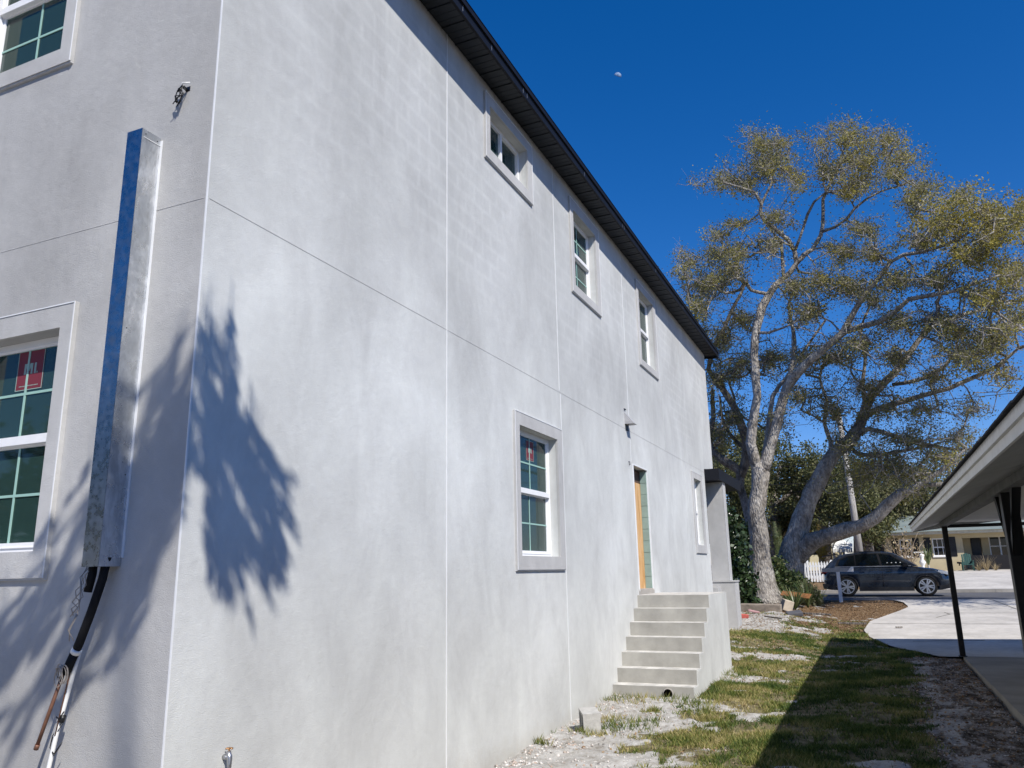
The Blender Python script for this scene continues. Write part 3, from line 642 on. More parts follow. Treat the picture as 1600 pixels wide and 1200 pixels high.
M_['beam_paint'] = simple('worn_beam_paint', (.14, .14, .135), .7, .2, var=.3, scale=5)
Z2 = .09
q = MB(); q.box(FX, FX+.02, -8, YF, ZB, ZB+.068); q.build('lower_fascia', M_['old_white'], cp)
q = MB(); q.box(FX-.022, FX+.02, -8, YF+.02, ZB+.069, ZB+.138); q.build('upper_fascia', M_['old_white'], cp)
q = MB(); sl_ = .17
q.hexa([(FX+.021, YF-.02, ZB), (13, YF-.02, ZB+.9), (13, YF, ZB+.9), (FX+.021, YF, ZB), (FX+.021, YF-.02, ZB+.12), (13, YF-.02, ZB+1.2), (13, YF, ZB+1.2), (FX+.021, YF, ZB+.12)]); q.build('end_fascia', M_['soffit_white'], cp)
n = 90; ybs = np.linspace(-8, YF, n+1)
q = MB()
r2 = random.Random(5)
sh = MB()
for k in range(n):     # ragged shingle edge
    ya, yb = ybs[k], ybs[k+1]-.006; e = FX-.045-r2.random()*.008
    sh.hexa([(e, ya, ZB+.140), (13, ya, ZB+1.25), (13, yb, ZB+1.25), (e, yb, ZB+.140), (e, ya, ZB+.153+.004*r2.random()), (13, ya, ZB+1.28), (13, yb, ZB+1.28), (e, yb, ZB+.153)])
sh.build('shingle_course', M_['shingle'], cp)['kind'] = 'stuff'
y = -8.0
sbm = MB(); sbm.hexa([(0, 0, .008), (.44, 0, .125), (.44, 1.19, .125), (0, 1.19, .008), (0, 0, .02), (.44, 0, .137), (.44, 1.19, .137), (0, 1.19, .02)]); sme = sbm.mesh('soffit_board'); sme.materials.append(M_['soffit_white'])
while y < YF-1.2:
    o = bpy.data.objects.new('soffit_board', sme); COL.objects.link(o); o.parent = cp; o.location = (FX+.022, y, ZB); o.matrix_parent_inverse = Matrix.Translation(cp.location).inverted(); y += 1.2
q = MB(); q.hexa([(FX+.02, y, ZB+.008), (FX+.46, y, ZB+.125), (FX+.46, YF-.02, ZB+.125), (FX+.02, YF-.02, ZB+.008), (FX+.02, y, ZB+.02), (FX+.46, y, ZB+.137), (FX+.46, YF-.02, ZB+.137), (FX+.02, YF-.02, ZB+.02)]); q.build('soffit_board', M_['soffit_white'], cp)
q = MB(); q.box(4.86, 4.98, -8, 17.55, 2.50, 2.62); q.build('side_beam', M_['beam_paint'], cp)
q = MB(); q.box(4.985, 12, 17.44, 17.53, 2.475, 2.535); q.build('end_beam', M_['black_paint'], cp)
q = MB(); q.box(4.865, 12.5, -8, YF-.021, 2.63, 2.65); q.build('ceiling', simple('ceiling_paint', (.62, .61, .59), .8, .1, var=.05, scale=2), cp)
def post(px_, py_, wd):
    r = bpy.data.objects.new('post', None); COL.objects.link(r); r.parent = cp
    q = MB(); q.box(px_-wd, px_+wd, py_-wd, py_+wd, .145, 2.499); q.build('shaft', M_['black_paint'], r, bevel=.008)
    q = MB(); q.box(px_-wd-.02, px_+wd+.02, py_-wd-.02, py_+wd+.02, .131, .144); q.build('foot_plate', M_['black_paint'], r)
post(4.925, 17.42, .048); post(4.955, 9.62, .075); post(4.945, 2.6, .075)
for (pya, sgn) in ((9.62, 1), (9.62, -1), (2.6, 1)):
    q = MB(); T = lambda a, b, h: (h, a, b)
    q.prism([(pya+sgn*.08, 1.86), (pya+sgn*.08, 2.02), (pya+sgn*.66, 2.498), (pya+sgn*.52, 2.498)], 4.905, 4.985, T); q.build('knee_brace', M_['black_paint'], cp)
q = MB(); q.box(6.1, 13, -8, 14.5, .131, 2.629); q.build('house_wall', simple('cream_wall', (.55, .52, .46), .8, .15, var=.06), cp)

# ------------------------------------------------------------------ trees
def tubes(name, segs, mat, parent, n=5, kind=None):
    """segs: array of (a(3), b(3), ra, rb) rows -> one mesh of tapered open tubes"""
    A = np.array([s[0] for s in segs]); B = np.array([s[1] for s in segs]); ra = np.array([s[2] for s in segs]); rb = np.array([s[3] for s in segs])
    D = B-A; Ln = np.linalg.norm(D, axis=1, keepdims=True)+1e-9; D = D/Ln
    ref = np.where(np.abs(D[:, 2:3]) < .9, np.array([[0, 0, 1.]]), np.array([[1., 0, 0]]))
    U = np.cross(D, ref); U /= np.linalg.norm(U, axis=1, keepdims=True)+1e-9; W_ = np.cross(D, U)
    V = []; 
    for P_, r in ((A-D*Ln*.02, ra), (B+D*Ln*.02, rb)):
        for i in range(n): a = 2*PI*i/n; V.append(P_+(U*math.cos(a)+W_*math.sin(a))*r[:, None])
    V = np.stack(V, 1); N = len(segs); base = np.arange(N)[:, None]*(2*n)
    F_ = []
    for i in range(n): j = (i+1) % n; F_.append(np.stack([base[:, 0]+i, base[:, 0]+j, base[:, 0]+n+j, base[:, 0]+n+i], 1))
    return bulk(name, V.reshape(-1, 3), np.concatenate(F_), mat, parent, kind, smooth=True)
def leaves(name, centres, n_each, spread, size, mat, parent, kind=None, squash=1.0, elong=1.6, dirs=None, mats=None, mi=None, r=rng):
    C_ = np.repeat(np.asarray(centres, float), n_each, 0); N = len(C_)
    off = r.normal(size=(N, 3))*(np.repeat(spread, n_each)[:, None] if hasattr(spread, '__len__') else spread); off[:, 2] *= squash
    P_ = C_+off; A = r.normal(size=(N, 3)); A /= np.linalg.norm(A, axis=1, keepdims=True)
    if dirs is not None: A = A*.5+np.repeat(dirs, n_each, 0); A /= np.linalg.norm(A, axis=1, keepdims=True)
    B = np.cross(A, r.normal(size=(N, 3))); B /= np.linalg.norm(B, axis=1, keepdims=True)+1e-9
    s = size*(.6+.8*r.random((N, 1))); a = A*s*elong*.5; b = B*s*.5
    V = np.stack([P_-a, P_-b*.9-a*.1, P_+a, P_+b*.9-a*.1], 1).reshape(-1, 3)
    return bulk(name, V, np.arange(4*N).reshape(-1, 4), mat, parent, kind, mats=mats, mi=np.repeat(mi, n_each) if mi is not None else None)
def resample(pts, rr, step=.35):
    out = [pts[0]]; ro = [rr[0]]
    for k in range(len(pts)-1):
        a, b = np.array(pts[k]), np.array(pts[k+1]); p0 = np.array(pts[max(k-1, 0)]); p3 = np.array(pts[min(k+2, len(pts)-1)])
        n = max(1, int(np.linalg.norm(b-a)/step))
        for i in range(1, n+1):
            t = i/n; q = .5*((2*a)+(-p0+b)*t+(2*p0-5*a+4*b-p3)*t*t+(-p0+3*a-3*b+p3)*t**3)
            out.append(q); ro.append(rr[k]*(1-t)+rr[k+1]*t)
    return np.array(out), np.array(ro)
def grow(limb_nodes, targets, r, tip=.006, expo=2.5, wob=.10):
    """attach every target to the nearest branch node, nearest first; radii from the pipe model"""
    P_ = [np.array(p) for p in limb_nodes]; par = [-1]*len(P_); n0 = len(P_)
    T = np.asarray(targets); L0 = np.asarray(limb_nodes)
    dmin = np.min(np.linalg.norm(T[:, None]-L0[None, ::3], axis=2), axis=1) if len(T) < 6000 else r.random(len(T))
    order = np.argsort(dmin+r.random(len(T))*.3)
    buf = np.zeros((n0+len(T)*6, 3)); buf[:n0] = L0; cnt = n0; tips = []
    for ti in order:
        t = T[ti]; d = buf[:cnt]-t; dd = (d*d).sum(1)
        k = int(np.argmin(dd+.0)); L = math.sqrt(dd[k]); a = buf[k].copy()
        m_ = int(min(5, max(1, round(L/.28)))); prev = k
        for i in range(1, m_+1):
            f = i/m_; q = a+(t-a)*f
            if i < m_: q = q+r.normal(size=3)*wob*min(L, 1.2)*.5; q[2] -= 0*.1
            buf[cnt] = q; P_.append(q); par.append(prev); prev = cnt; cnt += 1
        tips.append(prev)
    N = cnt; w_ = np.zeros(N); w_[tips] += 1
    for i in range(N-1, n0-1, -1):
        if w_[i] == 0: w_[i] = 1
        if par[i] >= 0: w_[par[i]] += w_[i]
    rad_ = tip*np.maximum(w_, 1)**(1/expo)
    segs = []
    for i in range(n0, N):
        p = par[i]; rp = rad_[p] if p >= n0 else min(rad_[i]*1.25, .09)
        segs.append((buf[p], buf[i], min(rp, rad_[i]*1.6, .10), min(rad_[i], .09)))
    return segs, buf[tips]
def px_limb(pts, y_of=None):
    """pts: (px, py, depth, width px) -> world points and radii"""
    P_ = []; R_ = []
    for (px, py, dy, wpx) in pts:
        p = at(px, py, dy); P_.append(p); R_.append(wpx/2*np.linalg.norm(p-CAMPOS)/F*.80)
    return P_, R_
def limb_object(name, limbs, mat, root):
    nodes = []
    q = MB()
    for L in limbs:
        P_, R_ = px_limb(L); pts, rr = resample(P_, R_)
        jit = np.array([[noise.noise(Vector(p)*1.3+Vector((k*7.7, 0, 0))) for k in range(3)] for p in pts])
        pts = pts+jit*np.minimum(rr*.5, .10)[:, None]*1.2
        rr = rr*(1+.13*np.array([noise.noise(Vector(p)*3.1) for p in pts])) 
        q.tube(pts, rr, 12 if rr.max() > .12 else 7, cap=True)
        if True: nodes += [p for p, r_ in zip(pts, rr) if r_ < .30 and p[2] > 2.8]
    o = q.build(name, mat, root, fix=False)
    return np.array(nodes), o
def blob_targets(blobs, dens, dfun, r):
    T = []; G = []
    for bl in blobs:
        cx, cy, rx, ry = bl[:4]; g = bl[4] if len(bl) > 4 else 0
        n = int(rx*ry*PI*dens*(bl[5] if len(bl) > 5 else 1))
        for _ in range(n):
            a = r.random()*2*PI; u = abs(r.normal())*.66; px = cx+rx*u*math.cos(a); py = cy+ry*u*math.sin(a)
            T.append(at(px, py, dfun(cx, cy)+r.normal()*1.1)); G.append(g)
    return np.array(T), np.array(G)

# --- the large oak in front of the street
D1 = 27.5
oak = thing('oak_tree', 'tall spreading oak with a straight pale forked trunk at the end of the house', 'tree', tuple(at(1199, 946, D1)))
L1 = [[(1202, 950, D1, 74), (1199, 935, D1, 56), (1194, 915, D1, 47), (1190, 880, D1, 38), (1186, 840, D1, 33), (1184, 800, D1, 31), (1185, 765, D1, 32), (1186, 742, D1, 36), (1184, 725, D1, 26)],
      [(1184, 745, D1, 24), (1178, 715, D1, 21), (1176, 690, D1-.1, 19), (1178, 660, D1-.1, 17), (1184, 620, D1-.2, 16), (1181, 590, D1-.2, 16), (1178, 555, D1, 15), (1180, 520, D1, 15), (1192, 480, D1+.2, 15), (1212, 445, D1+.2, 12), (1236, 425, D1+.3, 10), (1245, 410, D1+.3, 10), (1240, 392, D1+.3, 8), (1232, 375, D1+.2, 8), (1212, 358, D1, 8), (1195, 345, D1-.2, 7), (1188, 332, D1-.3, 7), (1190, 318, D1-.4, 6), (1178, 300, D1-.6, 5), (1155, 292, D1-.8, 4), (1130, 285, D1-1, 3)],
      [(1189, 322, D1-.4, 5), (1197, 305, D1-.3, 5), (1207, 285, D1-.2, 4), (1200, 265, D1, 3.5), (1190, 240, D1+.2, 3)],
      [(1244, 412, D1+.3, 9), (1255, 398, D1+.5, 8), (1268, 390, D1+.6, 8), (1282, 368, D1+.8, 7), (1287, 335, D1+.9, 6), (1286, 312, D1+1, 5.5), (1300, 280, D1+1, 5), (1311, 255, D1+1.1, 4), (1322, 225, D1+1.2, 3)],
      [(1284, 362, D1+.8, 5.5), (1305, 355, D1+.8, 5.5), (1322, 343, D1+.6, 5), (1335, 325, D1+.5, 4.5), (1355, 310, D1+.4, 4), (1378, 298, D1+.3, 3), (1405, 290, D1+.2, 2.4)],
      [(1240, 395, D1+.3, 6), (1250, 370, D1+.1, 5), (1262, 335, D1, 5), (1272, 315, D1-.2, 4), (1290, 300, D1-.3, 3.4), (1284, 270, D1-.5, 2.6)],
      [(1225, 432, D1+.2, 6), (1222, 400, D1+.5, 6), (1221, 380, D1+.6, 5.5), (1205, 360, D1+.5, 3)],
      [(1186, 745, D1, 26), (1196, 722, D1, 22), (1205, 695, D1, 18), (1213, 665, D1, 18), (1221, 635, D1, 17), (1230, 606, D1, 18), (1243, 585, D1-.3, 17), (1268, 560, D1-.5, 16), (1295, 540, D1-.7, 14), (1318, 520, D1-.9, 13), (1335, 490, D1-1, 10), (1350, 460, D1-1.2, 9), (1372, 435, D1-1.4, 8), (1392, 408, D1-1.6, 7), (1412, 398, D1-1.8, 7), (1440, 394, D1-2, 6), (1475, 384, D1-2.3, 5), (1505, 368, D1-2.6, 4), (1545, 345, D1-2.8, 3)],
      [(1316, 520, D1-.9, 10), (1345, 510, D1-1.2, 11), (1375, 502, D1-1.5, 10), (1400, 485, D1-1.8, 9), (1420, 467, D1-2, 8), (1450, 462, D1-2.2, 7), (1490, 455, D1-2.5, 6), (1530, 440, D1-2.8, 5), (1565, 430, D1-3.1, 4)],
      [(1500, 456, D1-2.5, 5), (1530, 470, D1-2.6, 5), (1560, 490, D1-2.8, 4), (1595, 515, D1-3, 3)],
      [(1230, 606, D1, 10), (1238, 570, D1+.4, 8), (1242, 535, D1+.8, 8), (1236, 500, D1+1, 7), (1232, 475, D1+1.2, 5), (1240, 455, D1+1.4, 3)],
      [(1189, 735, D1+.2, 14), (1197, 700, D1+.5, 11), (1202, 660, D1+.8, 10), (1207, 620, D1+1, 8), (1228, 590, D1+1.3, 6), (1262, 540, D1+1.7, 5), (1290, 500, D1+2, 4)],
      [(1440, 395, D1-2, 4), (1430, 380, D1-1.8, 3.5), (1432, 350, D1-1.7, 3), (1445, 310, D1-1.6, 2.4)],
      [(1180, 520, D1, 6), (1200, 520, D1-.2, 5), (1225, 512, D1-.4, 4), (1250, 500, D1-.6, 3)],
      [(1412, 398, D1-1.7, 4), (1425, 415, D1-1.7, 4), (1420, 440, D1-1.7, 3), (1455, 430, D1-1.7, 2.5), (1500, 400, D1-2, 3)]]
nodes, _ = limb_object('trunk', L1, M_['bark'], oak)
B1 = [(1190, 225, 30, 22, .3), (1215, 250, 26, 26), (1130, 283, 38, 18), (1165, 290, 30, 20), (1240, 278, 24, 18, .7), (1195, 262, 40, 30), (1215, 225, 20, 15),
      (1325, 213, 42, 22, .3), (1385, 220, 34, 18, .4), (1282, 225, 20, 14), (1345, 250, 50, 24, .3), (1412, 245, 30, 14, .4), (1290, 265, 25, 24), (1340, 285, 40, 24, .4), (1395, 275, 26, 18, .2), (1325, 302, 25, 12, .9), (1350, 262, 15, 12, .9),
      (1150, 350, 22, 10, .6), (1128, 368, 24, 14, .4), (1150, 395, 34, 22, .3), (1065, 392, 12, 7, .3), (1070, 428, 18, 16), (1110, 440, 34, 26), (1090, 480, 30, 24), (1145, 425, 32, 30), (1210, 340, 30, 20), (1205, 385, 30, 25),
      (1350, 358, 36, 18, .1), (1320, 392, 44, 22, .2), (1365, 398, 28, 16), (1285, 440, 40, 22), (1335, 450, 45, 22, .1), (1240, 450, 34, 25), (1262, 490, 40, 28),
      (1440, 295, 30, 20), (1500, 312, 34, 16, .3), (1425, 320, 24, 14), (1545, 335, 44, 22, .7), (1480, 350, 50, 28, .8), (1550, 372, 42, 24, .8), (1590, 340, 20, 30, .5), (1440, 378, 38, 24, .2), (1512, 400, 50, 22, .4), (1580, 430, 34, 28, .3), (1405, 440, 40, 22), (1465, 440, 50, 18), (1540, 465, 48, 24, .1), (1405, 505, 46, 22), (1470, 505, 46, 26), (1565, 520, 44, 24), (1345, 540, 40, 26), (1500, 555, 50, 22)]
d1 = lambda x, y: D1 - max(0, (x-1300))*.010 + (0.6 if y < 330 and x < 1420 else 0)
T, G = blob_targets(B1, .031, d1, rng)
segs, tips = grow(nodes, T, rng, .0075)
tubes('branches', segs, M_['bark'], oak, 4, 'stuff')
def twigs(T, root, mat, r=rng, k=3):
    sg = []
    for t in T:
        for _ in range(k):
            d = r.normal(size=3); d[2] += .5; d /= np.linalg.norm(d); L = r.uniform(.15, .5); m_ = t+d*L*.5+r.normal(size=3)*.03
            sg.append((t, m_, .0042, .0034)); sg.append((m_, t+d*L+r.normal(size=3)*.05, .0034, .002))
    tubes('twigs', sg, mat, root, 3, 'stuff')
def crown_leaves(T, G, root, n_each, spread, size, gold=.5, r=rng):
    twigs(T, root, M_['bark'])
    keep = r.random(len(T)) > .24; T = T[keep]; G = G[keep]; g = (r.random(len(T)) < G*.8+.10)
    for T_, nm, mt_, f in ((T[~g], 'foliage', M_['leaf_oak'], 1.1), (T[g], 'young_foliage', M_['leaf_gold'], 1.5)):
        big = r.random(len(T_)) < .35; C2 = np.concatenate([T_, np.repeat(T_[big], 2, 0)+r.normal(size=(2*big.sum(), 3))*.12])
        leaves(nm, C2, int(n_each*f*.75), spread*(.45+1.0*r.random(len(C2))**1.5), size, mt_, root, 'stuff', .8)

crown_leaves(T, G, oak, 26, .17, .042)

# --- the second, leaning oak
D2 = 29.3
oak2 = thing('oak_tree', 'leaning thick oak with a long low horizontal limb reaching over the dark car', 'tree', tuple(at(1236, 925, D2)))
L2 = [[(1230, 930, D2, 62), (1234, 905, D2, 52), (1240, 875, D2, 46), (1243, 855, D2, 46), (1246, 835, D2, 38), (1254, 812, D2, 36), (1264, 785, D2, 32), (1276, 755, D2, 30), (1288, 730, D2+.1, 27), (1305, 708, D2+.2, 25), (1325, 690, D2+.3, 24), (1345, 665, D2+.3, 19), (1352, 640, D2+.3, 16), (1360, 622, D2+.4, 14), (1380, 600, D2+.5, 13), (1400, 580, D2+.6, 12), (1421, 553, D2+.7, 10), (1447, 520, D2+.8, 8), (1483, 498, D2+.8, 6), (1538, 484, D2+.9, 5), (1590, 470, D2+1, 4)],
      [(1240, 882, D2, 34), (1254, 862, D2-.1, 36), (1270, 845, D2-.3, 32), (1292, 836, D2-.5, 28), (1320, 829, D2-.8, 27), (1345, 822, D2-1, 25), (1366, 808, D2-1.2, 23), (1384, 790, D2-1.4, 22), (1408, 772, D2-1.6, 18), (1436, 758, D2-1.8, 12), (1462, 742, D2-2, 8), (1485, 722, D2-2, 6), (1510, 700, D2-2.2, 4)],
      [(1350, 652, D2+.3, 13), (1365, 643, D2+.1, 11), (1392, 631, D2-.2, 10), (1432, 621, D2-.5, 9), (1483, 607, D2-.8, 8), (1520, 590, D2-1, 7), (1557, 572, D2-1.3, 6), (1590, 545, D2-1.5, 4)],
      [(1395, 601, D2+.6, 7), (1412, 599, D2+.3, 7), (1447, 590, D2+.1, 7), (1476, 573, D2, 6), (1491, 550, D2, 4), (1500, 520, D2, 3)],
      [(1335, 678, D2+.3, 11), (1357, 671, D2+.1, 9), (1395, 680, D2, 8), (1432, 692, D2-.3, 7), (1476, 700, D2-.5, 6), (1520, 702, D2-.8, 4), (1560, 690, D2-1, 3)],
      [(1322, 693, D2+.2, 9), (1340, 709, D2+.1, 8), (1365, 712, D2, 8), (1403, 706, D2-.2, 6), (1440, 700, D2-.4, 4), (1475, 690, D2-.4, 3)],
      [(1300, 712, D2+.3, 10), (1298, 690, D2+.6, 8), (1288, 660, D2+.8, 7), (1292, 625, D2+1, 6), (1280, 590, D2+1.2, 5), (1290, 560, D2+1.3, 4)],
      [(1352, 640, D2+.3, 9), (1348, 600, D2+.6, 7), (1352, 560, D2+.8, 6), (1345, 525, D2+1, 4), (1352, 490, D2+1, 3)],
      [(1436, 758, D2-1.8, 9), (1470, 757, D2-1.9, 7), (1505, 745, D2-2, 5), (1535, 735, D2-2, 3)]]
L2 += [[(1590, 470, D2+1, 6), (1680, 440, D2+.5, 5), (1780, 430, D2, 4), (1880, 440, D2, 3)], [(1590, 545, D2-1.5, 6), (1680, 520, D2-1.8, 5), (1780, 520, D2-2, 4), (1900, 540, D2-2, 3)], [(1560, 690, D2-1, 5), (1650, 660, D2-1, 4), (1760, 640, D2-1, 3)]]
nodes, _ = limb_object('trunk', L2, M_['bark'], oak2)
B2 = [(1255, 560, 44, 34), (1350, 605, 44, 28), (1300, 560, 40, 30), (1440, 640, 50, 22), (1420, 690, 60, 26), (1300, 640, 40, 36), (1500, 685, 36, 18), (1440, 740, 50, 22), (1520, 640, 34, 16), (1400, 560, 44, 24), (1460, 590, 40, 20), (1560, 585, 34, 18), (1340, 740, 40, 26), (1250, 620, 30, 30), (1390, 725, 50, 26), (1360, 470, 30, 25), (1590, 500, 24, 20), (1500, 520, 40, 20), (1545, 540, 40, 22), (1380, 640, 40, 20), (1480, 715, 44, 20), (1330, 690, 40, 24), (1430, 770, 30, 14), (1660, 420, 50, 40, 0, .5), (1740, 440, 60, 50, 0, .5), (1690, 520, 60, 40, 0, .5), (1800, 500, 60, 50, 0, .5), (1860, 560, 60, 40, 0, .5), (1760, 600, 60, 40, 0, .5), (1670, 620, 50, 40, 0, .5), (1880, 450, 50, 40, 0, .5)]
T, G = blob_targets(B2, .027, lambda x, y: D2-max(0, x-1330)*.006, rng)
segs, tips = grow(nodes, T, rng, .0075)
tubes('branches', segs, M_['bark'], oak2, 4, 'stuff'); crown_leaves(T, G, oak2, 20, .17, .042)

# --- a darker oak behind the first
D3 = 31.5
oak3 = thing('oak_tree', 'dark crooked oak behind the pale forked trunk, nearest the house wall', 'tree', tuple(at(1182, 930, D3)))
L3 = [[(1186, 925, D3, 26), (1182, 880, D3, 20), (1174, 840, D3, 15), (1170, 815, D3, 14), (1162, 785, D3, 14), (1158, 760, D3, 15), (1157, 738, D3, 18), (1145, 730, D3, 17), (1128, 718, D3, 15), (1112, 705, D3, 13), (1108, 680, D3, 11), (1115, 650, D3, 9), (1112, 610, D3, 7)],
      [(1158, 745, D3, 16), (1166, 715, D3, 18), (1168, 690, D3, 18), (1160, 665, D3, 16), (1150, 640, D3, 13), (1136, 618, D3, 12), (1118, 596, D3, 11), (1108, 578, D3, 10), (1115, 545, D3, 8), (1130, 515, D3, 7), (1148, 475, D3, 6), (1163, 445, D3, 5), (1150, 425, D3, 4), (1125, 395, D3, 3)],
      [(1112, 560, D3, 6), (1095, 530, D3, 5), (1088, 495, D3, 4), (1075, 450, D3, 3), (1066, 410, D3, 2.4)],
      [(1115, 700, D3, 7), (1130, 670, D3-.3, 6), (1150, 640, D3-.5, 5), (1140, 600, D3-.6, 4)],
      [(1166, 700, D3, 9), (1150, 690, D3+.5, 8), (1130, 660, D3+.8, 6), (1125, 620, D3+1, 4)]]
nodes, _ = limb_object('trunk', L3, M_['bark_dark'], oak3)
B3 = [(1130, 530, 30, 30), (1120, 590, 22, 44), (1145, 650, 30, 36), (1160, 500, 36, 30), (1095, 520, 20, 24), (1150, 575, 36, 34), (1125, 680, 24, 34), (1100, 450, 34, 30), (1205, 560, 34, 34), (1210, 660, 24, 24), (1080, 410, 22, 16), (1120, 400, 30, 20)]
T, G = blob_targets(B3, .034, lambda x, y: D3, rng)
segs, tips = grow(nodes, T, rng, .008)
tubes('branches', segs, M_['bark_dark'], oak3, 4, 'stuff'); crown_leaves(T, G, oak3, 22, .18, .044)

# --- evergreens beyond the street
BGK = .72
def bg_tree(px, py_top, py_bot, wpx, depth, label, lmat='leaf_dark', seed=0, trunk_w=16, lean=0, nclump=300, per=26, cut=.12, group='evergreen trees beyond the street'):
    r = np.random.default_rng(100+seed)
    base = at(px, 885, depth); base[2] = float(terr(base[0], depth)); k = depth/F
    t = thing('evergreen_tree', label, 'tree', tuple(base), group)
    top = at(px+lean, py_top, depth); bot = at(px+lean, py_bot, depth); W_ = wpx/2*k; H_ = (top[2]-bot[2])/2; cz = (top[2]+bot[2])/2
    cx = bot[0]
    cl = []
    lob = [(r.normal(0, .45), r.normal(0, .45), r.uniform(-.75, .75), r.uniform(.28, .5)) for _ in range(16)]
    for _ in range(int(nclump*BGK)):
        L = lob[r.integers(len(lob))]; v = r.normal(size=3); v /= np.linalg.norm(v); rr = L[3]*r.random()**.35
        p = (L[0]*.8+v[0]*rr, L[1]*.8+v[1]*rr, L[2]+v[2]*rr*.9)
        cl.append((cx+p[0]*W_, depth+p[1]*W_, cz+p[2]*H_))
    cl = np.array(cl)
    leaves('crown', cl, int(per*2.3), k*6.5, k*2.5, M_[lmat], t, 'stuff', .7, 1.5, r=r)
    rt = trunk_w/2*k
    q = MB(); q.tube([tuple(base-np.array([0, 0, .2])), (base[0]+.1, depth, base[2]+(cz-base[2])*.5), (cx, depth, cz)], [rt*1.25, rt, rt*.7], 9)
    for L in lob[:7]: q.tube([(base[0]+.05, depth, base[2]+(cz-base[2])*.7), (cx+L[0]*W_*.4, depth+L[1]*W_*.4, cz+L[2]*H_*.3), (cx+L[0]*W_*.8, depth+L[1]*W_*.8, cz+L[2]*H_*.8)], [rt*.6, rt*.4, rt*.15], 6)
    q.build('trunk', M_['bark_dark'], t, fix=False)
bg_tree(1130, 640, 860, 130, 50, 'dense dark evergreen showing between the house and the forked oak', seed=1, nclump=420)
bg_tree(1215, 660, 850, 120, 58, 'dense dark evergreen just right of the forked oak trunk', seed=2, nclump=420)
bg_tree(1290, 690, 840, 120, 55, 'dense evergreen behind the utility pole', seed=3, nclump=420)
bg_tree(1370, 700, 830, 110, 62, 'greyish green tree right of the utility pole', 'leaf_mid', 4, nclump=340)
bg_tree(1425, 735, 845, 100, 56, 'evergreen with an orange brown trunk beside the green roofed house', 'leaf_mid', 5, 14, 0, 260)
bg_tree(1170, 720, 880, 100, 45, 'low dark evergreen directly behind the forked trunk', seed=6, nclump=300)
bg_tree(1350, 745, 850, 90, 48, 'bushy dark tree with split grey trunks behind the car roof', seed=7, trunk_w=26, nclump=240)
bg_tree(1500, 690, 800, 90, 75, 'thin grey green tree behind the house opposite', 'leaf_mid', 8, 12, 0, 160, 14)
bg_tree(1250, 740, 850, 90, 70, 'far dark tree above the small cream house', seed=9, nclump=260)

# --- shrubs
def shrub(px, py_base, depth, wpx, hpx, name, label, lmat, seed, nclump=160, per=26, leafk=4.0, cat='shrub', group=None):
    r = np.random.default_rng(200+seed); k = depth/F; base = at(px, py_base, depth); base[2] = float(terr(base[0], depth))-.02
    t = thing(name, label, cat, tuple(base), group); W_ = wpx/2*k; H_ = hpx*k
    cl = []; 
    for _ in range(nclump):
        v = r.normal(size=3); v /= np.linalg.norm(v); rr = r.random()**.4; z = abs(v[2]*rr)
        cl.append((base[0]+v[0]*rr*W_*(1-.3*z), depth+v[1]*rr*W_*.8, base[2]+H_*(.06+.9*z)))
    leaves('foliage', np.array(cl), per, k*5, k*leafk, M_[lmat], t, 'stuff', r=r)
    q = MB()
    for i in range(9):
        c = cl[r.integers(len(cl))]; q.tube([tuple(base), ((base[0]+c[0])/2, (base[1]+c[1])/2, base[2]+(c[2]-base[2])*.6), c], [.02, .014, .006], 5)
    q.build('stem', M_['bark_dark'], t, fix=False)
shrub(1148, 940, 25.6, 56, 150, 'evergreen_shrub', 'tall glossy dark green shrub between the porch column and the forked oak', 'leaf_gloss', 1, 420, 34, 4.6)
shrub(1168, 930, 28.8, 60, 120, 'evergreen_shrub', 'dark shrub tucked right behind the forked oak trunk', 'leaf_gloss', 2, 300, 30, 4.2)
shrub(1218, 935, 28.2, 40, 68, 'leafy_shrub', 'round mid green bush between the two oak trunks', 'leaf_strap', 3, 190, 24, 3.6)
shrub(1243, 935, 28.0, 46, 44, 'leafy_shrub', 'low mid green bush in front of the leaning oak', 'leaf_strap', 4, 150, 24, 3.4)
shrub(1262, 938, 27.6, 34, 26, 'leafy_shrub', 'smallest sprawling green bush beside the orange board', 'leaf_mid', 5, 110, 22, 3.0)
